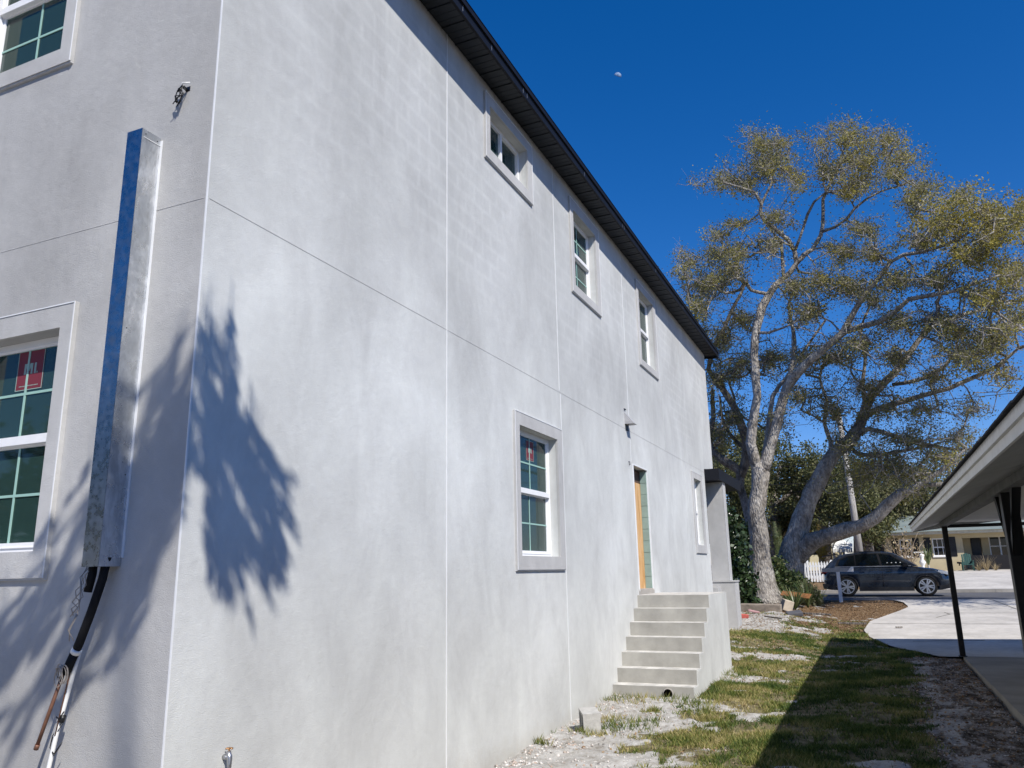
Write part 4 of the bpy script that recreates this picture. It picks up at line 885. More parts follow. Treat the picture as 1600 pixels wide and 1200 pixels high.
def frond_plant(px, py_base, depth, hpx, nf, name, label, mat, seed, cat='plant', wide=.8, blade=.03, leaflets=False, trunk=0.0, group=None):
    r = random.Random(300+seed); k = depth/F; base = Vector(at(px, py_base, depth)); base.z = float(terr(base.x, depth))
    t = thing(name, label, cat, tuple(base), group); H_ = hpx*k; q = MB(); b0 = base+Vector((0, 0, trunk*H_))
    for i in range(nf):
        a = r.random()*2*PI; rch = wide*H_*r.uniform(.35, 1); hh = H_*(1-trunk)*r.uniform(.55, 1); dr = r.uniform(.2, .9)
        pts = []
        for j in range(7):
            s = j/6; pts.append(b0+Vector((math.cos(a)*rch*s, math.sin(a)*rch*s, hh*(1.9*s-1.3*dr*s*s-.1*s))*1) if True else 0)
        sd = Vector((-math.sin(a), math.cos(a), 0))
        if leaflets:
            q.tube(pts, .006, 3, cap=False)
            for j in range(26):
                s = .15+.85*j/26; f = s*6; i0 = min(int(f), 5); p = pts[i0].lerp(pts[i0+1], f-i0); d = (pts[i0+1]-pts[i0]).normalized(); L = hh*.22*(1-.6*s)
                for sg in (-1, 1):
                    e = p+sd*sg*L*.75+d*L*.5-Vector((0, 0, L*.35)); wv = d*blade*.5; q.quad(p-wv, p+wv, e+wv*.2, e-wv*.2)
        else:
            for j in range(6):
                w0 = blade*(1-j/6.2); w1 = blade*(1-(j+1)/6.2); q.quad(pts[j]-sd*w0, pts[j]+sd*w0, pts[j+1]+sd*w1, pts[j+1]-sd*w1)
    q.build('frond', M_[mat], t, fix=False)['kind'] = 'stuff'
    if trunk > 0:
        q = MB(); q.tube([base, b0+Vector((0, 0, .05))], [.06, .05], 8); q.build('trunk', M_['bark'], t, fix=False)
    return t
frond_plant(1243, 952, 25.6, 34, 60, 'strap_leaf_plant', 'arching strap leaved plant spilling under the orange board', 'leaf_strap', 1, wide=1.1, blade=.022)
frond_plant(1262, 942, 26.6, 38, 60, 'strap_leaf_plant', 'upright strap leaved plant right of the orange board', 'leaf_strap', 2, wide=.7, blade=.022)
frond_plant(1278, 940, 27.5, 32, 44, 'strap_leaf_plant', 'strap leaved plant closest to the white mailbox post', 'leaf_strap', 3, wide=.9, blade=.02)
frond_plant(1228, 930, 27.4, 30, 40, 'strap_leaf_plant', 'strap leaved plant at the right foot of the forked oak', 'leaf_strap', 4, wide=.8, blade=.02)
frond_plant(1288, 900, 50, 56, 20, 'golden_palm', 'golden yellow feathery palm in front of the small cream house', 'leaf_yellow', 5, 'palm', .42, .035, True, .25)
frond_plant(1262, 905, 49, 48, 16, 'golden_palm', 'smaller yellow green palm left of the golden one', 'leaf_strap', 6, 'palm', .5, .035, True, .2)
frond_plant(1222, 905, 47, 62, 12, 'golden_palm', 'yellowish palm glimpsed between the two oaks', 'leaf_strap', 7, 'palm', .3, .035, True, .3)
frond_plant(1452, 892, 50.5, 36, 46, 'spiky_plant', 'bright green spiky plant before the beige house window', 'leaf_strap', 8, wide=.45, blade=.035, trunk=.25)
for i, (px, h, lb) in enumerate(((1542, 20, 'tallest dry tufted grass before the dark porch'), (1530, 11, 'low dry tufted grass left in the porch bed'), (1556, 10, 'low dry tufted grass right in the porch bed'))):
    frond_plant(px, 890, 50.6, h, 60, 'dry_grass_clump', lb, 'leaf_dry', 20+i, wide=1.0, blade=.012, group='dry grasses by the porch opposite')
# bare leggy shrub before the beige house
bs = thing('bare_shrub', 'leafless pale leggy shrub against the beige house corner', 'shrub', tuple(at(1418, 892, 49.5)))
r2 = random.Random(12); q = MB(); b0 = Vector(at(1418, 893, 49.5)); tp = []
for i in range(26):
    a = r2.random()*2*PI; R0 = r2.uniform(.3, 1.2); h = r2.uniform(1.0, 2.3); p = b0; pts = [p]
    for j in range(5):
        s = (j+1)/5; p = b0+Vector((math.cos(a)*R0*s+r2.uniform(-.08, .08), math.sin(a)*R0*s*.5, h*s)); pts.append(p); 
        if j > 1: tp.append(tuple(p))
    q.tube(pts, [.03, .026, .02, .016, .012, .006], 5)
q.build('stem', simple('pale_stem', (.36, .28, .20), .8), bs, fix=False)
leaves('foliage', np.array(tp), 5, .16, .07, M_['leaf_dry'], bs, 'stuff')

# --- trees of the back yard behind the photographer (they show in the metal and the glass)
for i, (X, Y, Hh, Wd) in enumerate(((-14, -20, 8, 5), (-5, -23, 9.5, 6), (3, -26, 8, 6), (-24, -16, 9, 6))):
    t = thing('yard_tree', ('broad green tree in the back yard, farthest left of the four', 'tallest green tree in the back yard', 'green tree in the back yard behind the carport side', 'green tree at the far back corner of the yard')[i], 'tree', (X, Y, 0)); rr_ = np.random.default_rng(50+i)
    cl = rr_.normal(size=(260, 3)); cl /= np.linalg.norm(cl, axis=1, keepdims=True); cl *= rr_.random((260, 1))**.35; cl = cl*np.array([Wd, Wd*.7, Hh*.5])+np.array([X, Y, Hh*.52])
    leaves('crown', cl, 22, .5, .32, M_['leaf_dark'], t, 'stuff', r=rr_)
    q = MB(); q.tube([(X, Y, -.1), (X+.1, Y, Hh*.3), (X, Y, Hh*.6)], [.3, .24, .15], 9); q.build('trunk', M_['bark_dark'], t, fix=False)

# --- branch outside the frame that throws the leafy shade on the house corner
sh_t = thing('shade_oak', 'oak behind the photographer whose bough shades the corner of the stucco house', 'tree', (14.5, -8.0, 0))
Sd = np.array(SUN)
def wl(px, py): d = ray(px, py); return CAMPOS+d*((YC-0)/d[1])
def wr(px, py): d = ray(px, py); return CAMPOS+d*(-CAMPOS[0]/d[0])
r3 = np.random.default_rng(11); cen = []; dd = []; spr = []; streaks = []
for k in range(105):
    u = r3.random()**.8; v = r3.random(); x = 314+88*v+10*u; y = 590+60*v+260*u*(1-.25*v); an = rad(4+34*v+r3.normal()*5); L = r3.uniform(50, 150)*(1.15-.4*v)
    streaks.append((wr, x, y, x+L*math.sin(an), y+L*math.cos(an)))
for k in range(16):
    x = 312+r3.random()*50; y = 470+r3.random()*150; an = rad(r3.uniform(0, 18)); L = r3.uniform(40, 100); streaks.append((wr, x, y, x+L*math.sin(an), y+L*math.cos(an)))
for k in range(120):
    u = r3.random(); x = 298-110*u+r3.normal()*18; y = 590+330*u+r3.normal()*55; an = rad(-(14+26*u)+r3.normal()*6); L = r3.uniform(60, 190); streaks.append((wl, x, y, x+L*math.sin(an), y+L*math.cos(an)))
for k in range(40):
    u = r3.random(); x = 150-150*u+r3.normal()*16; y = 850+200*u+r3.normal()*45; an = rad(-(28+14*u)+r3.normal()*6); L = r3.uniform(60, 190); streaks.append((wl, x, y, x+L*math.sin(an), y+L*math.cos(an)))
for (fn, ax, ay, bx_, by) in streaks:
    a, b = fn(ax, ay), fn(bx_, by); t = 4.9+r3.random()**1.5*4.5; n = max(5, int(24*np.linalg.norm(b-a))); u = r3.random(n)**1.15
    for k in range(n):
        p = a+(b-a)*u[k]+r3.normal(size=3)*.014*(1-.5*u[k]); cen.append(p+Sd*(t+r3.normal()*.06)); dd.append((b-a)/np.linalg.norm(b-a))
    spr.append((a+Sd*t, b+Sd*t))
leaves('foliage', np.array(cen), 2, .012, .05, M_['leaf_oak'], sh_t, 'stuff', dirs=np.array(dd), elong=2.8, r=r3)
q = MB(); hub = np.mean([s[0] for s in spr], axis=0)+np.array([1.3, -.9, 1.2])
mc = np.mean([s[0] for s in spr], axis=0); q.tube([(14.5, -8.0, -.1), (14.3, -7.8, 5), (13.6, -7.0, 10), tuple(mc+Sd*8.5+np.array([1.2, -1.2, .8])), tuple(mc+Sd*6), tuple(mc+Sd*2), tuple(mc)], [.4, .34, .2, .035, .022, .016, .008], 10)
for a, b in spr: q.tube([tuple(a+Sd*.5+np.array([0, 0, .25])), tuple(a), tuple(a+(b-a)*.8)], [.004, .004, .002], 4)
q.build('trunk', M_['bark'], sh_t, fix=False)

# ------------------------------------------------------------------ beige house opposite
HY = 52.0; gz = 1.42
def hx(px, y=HY): return float(at(px, 860, y)[0])
oh = thing('beige_house', 'low beige house with green grey roof and black shutters across the street', 'house', (7.5, HY, gz))
TO = lambda u, v, d: (u, HY-d, v)
beige = simple('beige_block_wall', (.50, .43, .28), .85, .15, var=.06, scale=2, bump=.2)
xa, xp, xb = hx(1384), hx(1506), 17.0
def owall(a, b, yy, z0, z1, holes, nm):
    mb = MB(); T = lambda u, v, d: (u, yy-d, v); us = sorted({a, b} | {h[0] for h in holes} | {h[1] for h in holes}); vs = sorted({z0, z1} | {h[2] for h in holes} | {h[3] for h in holes})
    for i in range(len(us)-1):
        for j in range(len(vs)-1):
            um, vm = (us[i]+us[i+1])/2, (vs[j]+vs[j+1])/2
            if any(h[0] < um < h[1] and h[2] < vm < h[3] for h in holes): continue
            mb.box(us[i], us[i+1], vs[j], vs[j+1], -.2, 0, lambda x, z, d: T(x, z, d)) if False else mb.hexa([T(us[i], vs[j], -.2), T(us[i+1], vs[j], -.2), T(us[i+1], vs[j], 0), T(us[i], vs[j], 0), T(us[i], vs[j+1], -.2), T(us[i+1], vs[j+1], -.2), T(us[i+1], vs[j+1], 0), T(us[i], vs[j+1], 0)])
    return mb.build(nm, beige, oh)
w1 = (hx(1407), hx(1425), 2.28, 3.28); w2 = (hx(1458), hx(1482), 2.28, 3.28); PY = HY+1.5
w3 = (hx(1547, PY), hx(1582, PY), 2.15, 3.42); d1_ = (hx(1518, PY), hx(1535, PY), 1.50, 3.45)
owall(xa, xp, HY, .9, 3.52, [w1, w2], 'wall'); owall(xp, xb, PY, .9, 3.52, [w3, d1_], 'porch_wall')
q = MB(); q.box(xp-.2, xp-.001, HY+.201, PY-.001, .9, 3.52); q.box(xa, xa+.2, HY+.201, HY+9, .9, 3.52); q.box(xa, xb, HY+9, HY+9.2, .9, 3.52); q.build('side_wall', beige, oh)
q = MB(); q.box(xp, xb, HY-.3, PY, .9, 1.5); q.build('porch_slab', M_['curb'], oh)
q = MB(); q.box(xp+.01, xb, HY+.02, HY+.18, 3.25, 3.5); q.build('porch_header', beige, oh)
for (h, T) in ((w1, HY), (w2, HY), (w3, PY)):
    r = bpy.data.objects.new('window', None); COL.objects.link(r); r.parent = oh
    f = lambda u, v, d, T=T: (u, T-d, v)
    a, b, c, d = h
    q = MB(); q.box(a, a+.06, c, d, -.12, -.04, f); q.box(b-.06, b, c, d, -.12, -.04, f); q.box(a+.06, b-.06, c, c+.06, -.12, -.04, f); q.box(a+.06, b-.06, d-.06, d, -.12, -.04, f); q.box(a+.06, b-.06, (c+d)/2-.025, (c+d)/2+.025, -.11, -.05, f)
    if T == PY: q.box((a+b)/2-.04, (a+b)/2+.04, c+.06, (c+d)/2-.025, -.11, -.05, f); q.box((a+b)/2-.04, (a+b)/2+.04, (c+d)/2+.025, d-.06, -.11, -.05, f)
    else:
        for kk in (1, 2): u = a+(b-a)*kk/3; q.box(u-.012, u+.012, c+.06, (c+d)/2-.025, -.10, -.06, f); q.box(u-.012, u+.012, (c+d)/2+.025, d-.06, -.10, -.06, f)
    q.build('frame', M_['vinyl'], r)
    q = MB(); q.box(a+.06, b-.06, c+.06, d-.06, -.13, -.122, f); q.build('pane', M_['car_glass'], r)
    q = MB(); q.box(a-.05, b+.05, c-.06, c-.001, 0, .06, f); q.build('sill', M_['vinyl'], r)
for (u0, u1) in ((w2[0]-.42, w2[0]-.06), (w2[1]+.06, w2[1]+.42), (w1[1]+.06, w1[1]+.42), (w1[0]-.42, w1[0]-.06)):
    q = MB(); q.box(u0, u1, 2.26, 3.34, .0, .03, TO)
    for k in range(12): q.box(u0+.04, u1-.04, 2.32+k*.08, 2.36+k*.08, .031, .042, TO)
    q.build('shutter', M_['black_paint'], oh)
q = MB(); q.box(d1_[0]+.03, d1_[1]-.03, 1.5, 3.42, -.12, -.08, lambda u, v, d: (u, PY-d, v)); q.box(d1_[0]+.12, d1_[1]-.12, 2.5, 3.3, -.079, -.07, lambda u, v, d: (u, PY-d, v)); q.build('door', M_['black_paint'], oh)
q = MB(); q.box(hx(1512), xb, HY-.25, HY-.18, 1.5, 2.28); q.build('porch_screen', simple('dark_screen', (.012, .012, .014), .7), oh)
eL = xa-.6
q = MB(); q.hexa([(eL, HY-.65, 3.50), (xb, HY-.65, 3.50), (xb, HY+9.6, 3.50), (eL, HY+9.6, 3.50), (eL, HY-.65, 3.66), (xb, HY-.65, 3.66), (xb, HY+9.6, 3.66), (eL, HY+9.6, 3.66)]); q.build('eave', simple('cream_fascia', (.55, .50, .38), .7), oh)
m = NM('green_grey_shingle', .95, .1); m.col(m.mix(.6, m.ramp(m.noise(1.2, 5, .6), [(.3, (.16, .20, .19)), (.7, (.25, .28, .26))]), m.ramp(m.noise(20, 4, .7, m.mapv((1, 1, 4))), [(.3, (.6, .6, .6)), (.7, (1.2, 1.2, 1.2))]), 'MULTIPLY'))
q = MB(); q.hexa([(eL-.1, HY-.75, 3.661), (xb, HY-.75, 3.661), (xb, HY+9.7, 3.661), (eL-.1, HY+9.7, 3.661), (eL+2.2, HY+4.3, 5.0), (xb, HY+4.3, 5.0), (xb, HY+4.6, 5.0), (eL+2.2, HY+4.6, 5.0)]); q.build('roof', m.m, oh)
ur = thing('white_urn', 'small white stone urn on a pedestal before the beige house', 'urn', tuple(at(1443, 890, 50.4)))
bz = at(1443, 890, 50.4); q = MB(); q.lathe([(.17, 0), (.17, .1), (.09, .14), (.08, .3), (.15, .42), (.18, .5), (.12, .6), (.07, .68), (.13, .8), (.14, .9), (.02, .98)], 14, lambda x, y, z: (bz[0]+x, bz[1]+y, bz[2]-.1+z)); q.build('urn_body', M_['pvc'], ur)
q = MB(); q.box(bz[0]-.35, bz[0]+.30, bz[1]+.5, bz[1]+.6, bz[2]+.92, bz[2]+.99); tag(q.build('wall_shelf', M_['pvc']), 'white ledge strip on the beige wall right above the urn', 'shelf')
# green garden chair
ch = thing('garden_chair', 'faded green slatted garden chair at the beige porch corner', 'chair', tuple(at(1513, 889, 50.9)))
c0 = at(1513, 889, 50.9); c0[2] = float(terr(c0[0], c0[1]))+.02; gm = simple('green_plastic', (.025, .075, .065), .7)
def cb(*a): q = MB(); q.box(*[a[0]+c0[0], a[1]+c0[0], a[2]+c0[1], a[3]+c0[1], a[4]+c0[2], a[5]+c0[2]]); return q
for sx in (-.28, .24):
    cb(sx, sx+.05, -.28, -.23, 0, .55).build('leg', gm, ch); cb(sx, sx+.05, .22, .27, 0, .5).build('leg', gm, ch); cb(sx-.02, sx+.07, -.3, .3, .551, .58).build('armrest', gm, ch)
cb(-.23, .235, -.28, .2, .34, .38).build('seat', gm, ch)
for k in range(5):
    q = MB(); u = -.22+k*.095; q.hexa([(c0[0]+u, c0[1]+.21, c0[2]+.36), (c0[0]+u+.08, c0[1]+.21, c0[2]+.36), (c0[0]+u+.08, c0[1]+.24, c0[2]+.36), (c0[0]+u, c0[1]+.24, c0[2]+.36), (c0[0]+u, c0[1]+.42, c0[2]+.98-.03*abs(k-2)), (c0[0]+u+.08, c0[1]+.42, c0[2]+.98-.03*abs(k-2)), (c0[0]+u+.08, c0[1]+.45, c0[2]+.98-.03*abs(k-2)), (c0[0]+u, c0[1]+.45, c0[2]+.98-.03*abs(k-2))]); q.build('slat', gm, ch)
q = MB(); q.tube([at(1499, 884, 51.2), at(1499, 880.5, 51.2)], .03, 8); q.tube([at(1499, 881, 51.2), at(1499, 878, 51.2)], .12, 8); tag(q.build('path_lamp', M_['black_paint']), 'little black path lamp at the foot of the beige wall', 'lamp')

# small cream house with white awning far left
cy = 60.0
ch2 = thing('cream_house', 'small cream house with grey roof and white awning behind the picket fence', 'house', (0, cy, 1.55))
def cx_(px, y=cy): return float(at(px, 860, y)[0])
q = MB(); q.box(cx_(1180), cx_(1315), cy+1.2, cy+7, 1.2, 4.4); q.build('wall', simple('cream_siding', (.62, .55, .36), .8, var=.05), ch2)
q = MB(); q.box(cx_(1262), cx_(1300), cy-.4, cy-.2, 1.3, 2.62); q.build('porch_wall', simple('cream_low_wall', (.66, .60, .42), .8, var=.05), ch2)
for px in (1259, 1303, 1313):
    q = MB(); X = cx_(px); q.box(X-.09, X+.09, cy-.5, cy-.32, 1.3, 4.3); q.build('porch_post', M_['pvc'], ch2)
q = MB(); q.hexa([(cx_(1175), cy-1, 4.35), (cx_(1318), cy-1, 4.35), (cx_(1318), cy+7.5, 4.35), (cx_(1175), cy+7.5, 4.35), (cx_(1180), cy+3, 5.35), (cx_(1312), cy+3, 5.35), (cx_(1312), cy+3.3, 5.35), (cx_(1180), cy+3.3, 5.35)]); q.build('roof', simple('grey_roof', (.20, .21, .22), .9), ch2)
q = MB(); q.box(cx_(1266), cx_(1298), cy+1.14, cy+1.18, 2.7, 4.0); q.build('porch_screen', M_['black_paint'], ch2)
n = 9; aw0, aw1 = cx_(1303), cx_(1333)
for k in range(n):
    a = aw0+(aw1-aw0)*k/n; b = aw0+(aw1-aw0)*(k+1)/n-.02; q = MB()
    q.hexa([(a, cy-1.5, 2.95), (b, cy-1.5, 2.95), (b, cy-1.46, 2.90), (a, cy-1.46, 2.90), (a+.3*(1-k/n), cy-.4, 3.75-.05*k), (b+.3*(1-k/n), cy-.4, 3.75-.05*k), (b+.3*(1-k/n), cy-.36, 3.7-.05*k), (a+.3*(1-k/n), cy-.36, 3.7-.05*k)])
    q.box(a, b, cy-1.52, cy-1.505, 2.74+.03*(k % 2), 2.96); q.build('awning_strip', M_['pvc'], ch2)
q = MB(); q.hexa([(cx_(1345), cy+3, 2), (cx_(1400), cy+3, 2), (cx_(1400), cy+8, 2), (cx_(1345), cy+8, 2), (cx_(1345), cy+3, 4.1), (cx_(1400), cy+3, 4.1), (cx_(1400), cy+8, 4.1), (cx_(1345), cy+8, 4.1)]); 
hm = thing('shed', 'dark brown shed half hidden behind the car roof and bushes', 'shed', (cx_(1370), cy+3, 1.7)); q.build('wall', simple('brown_boards', (.07, .05, .045), .8), hm)
q = MB(); q.hexa([(cx_(1342), cy+2.6, 4.1), (cx_(1403), cy+2.6, 4.1), (cx_(1403), cy+8.4, 4.1), (cx_(1342), cy+8.4, 4.1), (cx_(1342), cy+5.4, 4.9), (cx_(1403), cy+5.4, 4.9), (cx_(1403), cy+5.6, 4.9), (cx_(1342), cy+5.6, 4.9)]); q.build('roof', simple('grey_blue_roof', (.17, .2, .23), .9), hm)
# picket fence
fy = 41.5; pf = thing('picket_fence', 'white picket fence left of the dark car', 'fence', (.6, fy, 1.1))
fx0, fx1 = float(at(1222, 890, fy)[0]), float(at(1300, 890, fy)[0]); x = fx0
pm = MB(); pm.prism([(0, 0), (.085, 0), (.085, .86), (.0425, .96), (0, .86)], 0, .022, lambda a, b, h: (a, h, b)); pme = pm.mesh('picket'); pme.materials.append(M_['pvc'])
k = 0
while x < fx1:
    o = bpy.data.objects.new('picket', pme); COL.objects.link(o); o.parent = pf; o.location = (x, fy, 1.10+.01*((k*7) % 3)); o.matrix_parent_inverse = Matrix.Translation(pf.location).inverted(); x += .128; k += 1
for zz in (1.3, 1.8): q = MB(); q.box(fx0, fx1, fy+.023, fy+.06, zz, zz+.09); q.build('rail', M_['pvc'], pf)
for xx in (fx0, fx1-.05, (fx0+fx1)/2): q = MB(); q.box(xx, xx+.1, fy+.061, fy+.16, 1.0, 2.12); q.build('fence_post', M_['pvc'], pf)

# utility pole and lines
up = thing('utility_pole', 'pale weathered utility pole rising behind the car', 'pole', tuple(at(1347, 880, 42)))
pb = Vector(at(1348, 890, 42)); pt = Vector(at(1311, 650, 42.4)); q = MB()
m = NM('weathered_pole', .9, .15); m.col(m.ramp(m.noise(3, 7, .7, m.mapv((3, 3, .35))), [(.3, (.15, .135, .12)), (.45, (.34, .32, .30)), (.7, (.50, .49, .46))]))
pt2 = pb+(pt-pb)*1.05
q.tube([pb-Vector((0, 0, .4)), pb+(pt-pb)*.5, pt2], [.17, .145, .12], 14); q.build('shaft', m.m, up, fix=False)
q = MB(); X, Y, Z = pt2-Vector((0, 0, .6)); q.hexa([(X-.06, Y-1.1, Z), (X+.06, Y-1.1, Z), (X+.06, Y+1.1, Z), (X-.06, Y+1.1, Z), (X-.06, Y-1.1, Z+.12), (X+.06, Y-1.1, Z+.12), (X+.06, Y+1.1, Z+.12), (X-.06, Y+1.1, Z+.12)]); q.build('crossarm', M_['bark_dark'], up)
P50 = pb+(pt-pb)*.62
for (p, dz, lab) in ((pt2, 0, 'topmost thin overhead cable crossing behind the oaks'), (P50, .5, 'upper telephone cable halfway up the utility pole'), (P50, -.4, 'lowest telephone cable running through the oak branches')):
    q = MB(); pts = []
    for j in range(25):
        t = j/24*2-1; pts.append((p.x+t*34, p.y+.25+t*1.0, p.z+dz+t*t*1.1-.0))
    q.tube(pts, .016, 5); tag(q.build('overhead_cable', M_['black_paint'], fix=False), lab, 'cable', 'cables on the utility pole')

# ------------------------------------------------------------------ the parked SUV (nose to the right)
CY0 = 33.75; cw = .91; cxr = 1.72; cz = .672     # near side plane, rear bumper x
car = thing('parked_suv', 'dark blue grey sport utility car seen from its side on the street', 'car', (4.0, CY0+cw, cz))
m = NM('blue_grey_paint', .22, .5, .35); m.col(m.ramp(m.noise(3, 3), [(.3, (.026, .033, .044)), (.7, (.038, .047, .062))])); m.b.inputs['Coat Weight'].default_value = .8; m.b.inputs['Coat Roughness'].default_value = .05; paint = m.m
trim = simple('black_plastic_trim', (.015, .015, .017), .6); rub = simple('tyre_rubber', (.012, .012, .012), .85); alloy = simple('alloy', (.62, .63, .65), .3, .5, .8, var=.03)
L_ = 4.52; wr_ = .365; ax1, ax2 = .87, 3.60
def TC(a, b, h): return (cxr+a, CY0+h, cz+b)          # a along, b up, h across from near side
def arch(cx0, r, z, n=10, rev=False): 
    pts = [(cx0+r*math.cos(PI-PI*i/n), z+r*math.sin(PI-PI*i/n)) for i in range(n+1)]; return pts
low = [(.06, .42), (.10, .30), (.42, .24)] + arch(ax1, .42, .36) + [(ax1+.43, .20), (ax2-.43, .20)] + arch(ax2, .42, .36) + [(4.15, .22), (4.42, .30), (4.50, .45), (4.50, .62), (4.44, .80), (4.30, .90), (3.9, 1.00), (3.35, 1.07), (3.0, 1.09), (.5, 1.09), (.10, 1.04), (.02, .85), (.0, .6)]
bm_ = MB()
# body side as layered shell: widths bulge at the shoulder
secs = [(0.09, .0), (0.0, .0)]
q = MB(); W2 = 2*cw
def loft(poly_fn, hs, mb):
    base = len(mb.v); n = None
    for h in hs:
        P_ = poly_fn(h); n = len(P_); mb.v += [TC(a, b, h) for a, b in P_]
    for k in range(len(hs)-1):
        for i in range(n): j = (i+1) % n; mb.face((base+k*n+i, base+k*n+j, base+(k+1)*n+j, base+(k+1)*n+i), False)
    mb.face([base+i for i in range(n-1, -1, -1)]); mb.face([base+(len(hs)-1)*n+i for i in range(n)])
def lowfn(h):
    e = min(h, W2-h); t = max(0, 1-e/.10); c_ = max(0, 1-e/.5)**2
    out = []
    for a, b in low:
        A = a+(.03*t+.10*c_)*(1 if a < .45 else 0)-(.03*t+.22*c_)*(1 if a > 4.1 else 0)
        B = b-(.035*t if b > .8 else 0)+(.0 if b > .5 else 0)
        out.append((A, B))
    return out
loft(lowfn, [0, .03, .10, .3, .6, .91, W2-.6, W2-.3, W2-.10, W2-.03, W2], q)
me = q.mesh('body'); bm = bmesh.new(); bm.from_mesh(me)
for bz_ in (.34, .44, .54, .64, .74, .84, .92, 1.0): bmesh.ops.bisect_plane(bm, geom=bm.verts[:]+bm.edges[:]+bm.faces[:], plane_co=TC(0, bz_, 0), plane_no=(0, 0, 1))
for az_ in (.3, .6, 1.0, 1.35, 1.8, 2.3, 2.8, 3.1, 3.5, 3.9, 4.1, 4.3): bmesh.ops.bisect_plane(bm, geom=bm.verts[:]+bm.edges[:]+bm.faces[:], plane_co=TC(az_, 0, 0), plane_no=(1, 0, 0))
for v in bm.verts:
    a = v.co.x-cxr; b = v.co.z-cz; h = v.co.y-CY0; side = 1 if h < .5 else (-1 if h > W2-.5 else 0)
    if side:
        fl = max(0, 1-abs(math.hypot(a-ax1, b-.36)-.5)/.3)*.02+max(0, 1-abs(math.hypot(a-ax2, b-.36)-.5)/.3)*.02
        ins = .085*max(0, (b-.86)/.25)**1.5+.045*max(0, (.60-b)/.3)**1.2+.012*math.exp(-((b-.68)/.07)**2)-fl*.9
        v.co.y += side*ins
for f in bm.faces: f.smooth = abs(f.normal.y) > .5
bmesh.ops.recalc_face_normals(bm, faces=bm.faces); bm.to_mesh(me); bm.free()
world_parent(add_obj('body', me, paint, car))
gl_p = [(.10, 1.06), (.34, 1.30), (.62, 1.51), (.95, 1.605), (1.5, 1.66), (2.2, 1.655), (2.6, 1.60), (3.42, 1.08)]
def ghfn(ins):
    return lambda h: gl_p
q = MB(); base = 0
def gpt(a, b, side):   # tumblehome: side walls lean in with height
    ins = .05+(b-1.08)*.36; return TC(a, b, ins if side == 0 else W2-ins)
n = len(gl_p); q.v += [gpt(a, b, 0) for a, b in gl_p]+[gpt(a, b, 1) for a, b in gl_p]
q.face(range(n-1, -1, -1)); q.face(range(n, 2*n))
for i in range(n): j = (i+1) % n; q.face((i, j, n+j, n+i))
q.build('cabin', paint, car, bevel=.03)
def side_panel(name, poly, off, mat, side=0, th=.006):
    q = MB(); P0 = []; P1 = []
    for a, b in poly:
        p = Vector(gpt(a, b, side)); s = -1 if side == 0 else 1
        P0.append(p+Vector((0, s*off, 0))); P1.append(p+Vector((0, s*(off+th), 0)))
    n = len(poly); q.v += [tuple(v) for v in P0+P1]; q.face(range(n-1, -1, -1)); q.face(range(n, 2*n))
    for i in range(n): j = (i+1) % n; q.face((i, j, n+j, n+i))
    return q.build(name, mat, car)
dark = simple('window_seal', (.006, .006, .007), .4)
for s in (0, 1):
    side_panel('window_surround', [(.50, 1.12), (.62, 1.38), (.95, 1.54), (1.5, 1.60), (2.18, 1.60), (2.52, 1.545), (3.16, 1.12)], .001, dark, s, .004)
    side_panel('window', [(.60, 1.15), (.70, 1.36), (.98, 1.50), (1.22, 1.54), (1.22, 1.15)], .006, M_['car_glass'], s)
    side_panel('window', [(1.27, 1.15), (1.27, 1.545), (1.5, 1.575), (2.02, 1.575), (2.10, 1.15)], .006, M_['car_glass'], s)
    side_panel('window', [(2.19, 1.15), (2.10, 1.572), (2.18, 1.572), (2.49, 1.52), (3.02, 1.15)], .006, M_['car_glass'], s)
    side_panel('window_trim', [(.50, 1.10), (3.16, 1.10), (3.16, 1.118), (.50, 1.118)], .004, M_['steel'], s, .004)
# white patches painted for the light seen through the front window
for k in range(4): 
    q = MB(); a = 2.32+k*.15; q.prism([(a, 1.16), (a+.10, 1.16), (a+.06, 1.25), (a+.03, 1.25)], .09, .098, TC); q.build('window_light_patch', M_['pvc'], car)
q = MB(); v_ = [(2.64, 1.575), (3.36, 1.125)]
p = [TC(2.66, 1.58, .33), TC(2.66, 1.58, W2-.33), TC(3.37, 1.13, W2-.14), TC(3.37, 1.13, .14)]; q.v += [tuple(Vector(a)+Vector((.006, 0, .010))) for a in p]+[tuple(Vector(a)+Vector((.002, 0, .003))) for a in p]
q.face((0, 1, 2, 3)); q.face((7, 6, 5, 4)); [q.face((i, (i+1) % 4, 4+(i+1) % 4, 4+i)) for i in range(4)]; q.build('windscreen', M_['car_glass'], car)
q = MB(); q.prism([(.02, 1.50), (.60, 1.60), (.62, 1.63), (.10, 1.56)], .3, W2-.3, TC); q.build('spoiler', trim, car)
q = MB(); q.prism([(1.0, 1.645), (2.2, 1.67), (2.2, 1.69), (1.0, 1.68)], .30, .33, TC); q.build('roof_rail', trim, car)
for h0 in (-.012, W2-.02):
    for cxx in (ax1, ax2):
        q = MB(); pts = arch(cxx, .42, .36, 14); inn = arch(cxx, .375, .36, 14)
        for i in range(14):
            a, b, c, d = pts[i], pts[i+1], inn[i+1], inn[i]
            q.hexa([TC(*d, h0), TC(*c, h0), TC(*b, h0), TC(*a, h0), TC(*d, h0+.03), TC(*c, h0+.03), TC(*b, h0+.03), TC(*a, h0+.03)])
        q.build('arch_trim', trim, car)
    q = MB(); q.prism([(ax1+.42, .20), (ax2-.42, .20), (ax2-.42, .33), (ax1+.42, .36)], h0, h0+.032, TC); q.build('sill_trim', trim, car)
q = MB(); q.prism([(.02, .30), (.44, .24), (.45, .42), (-.01, .50)], -.008, .04, TC); q.build('bumper_trim', trim, car)
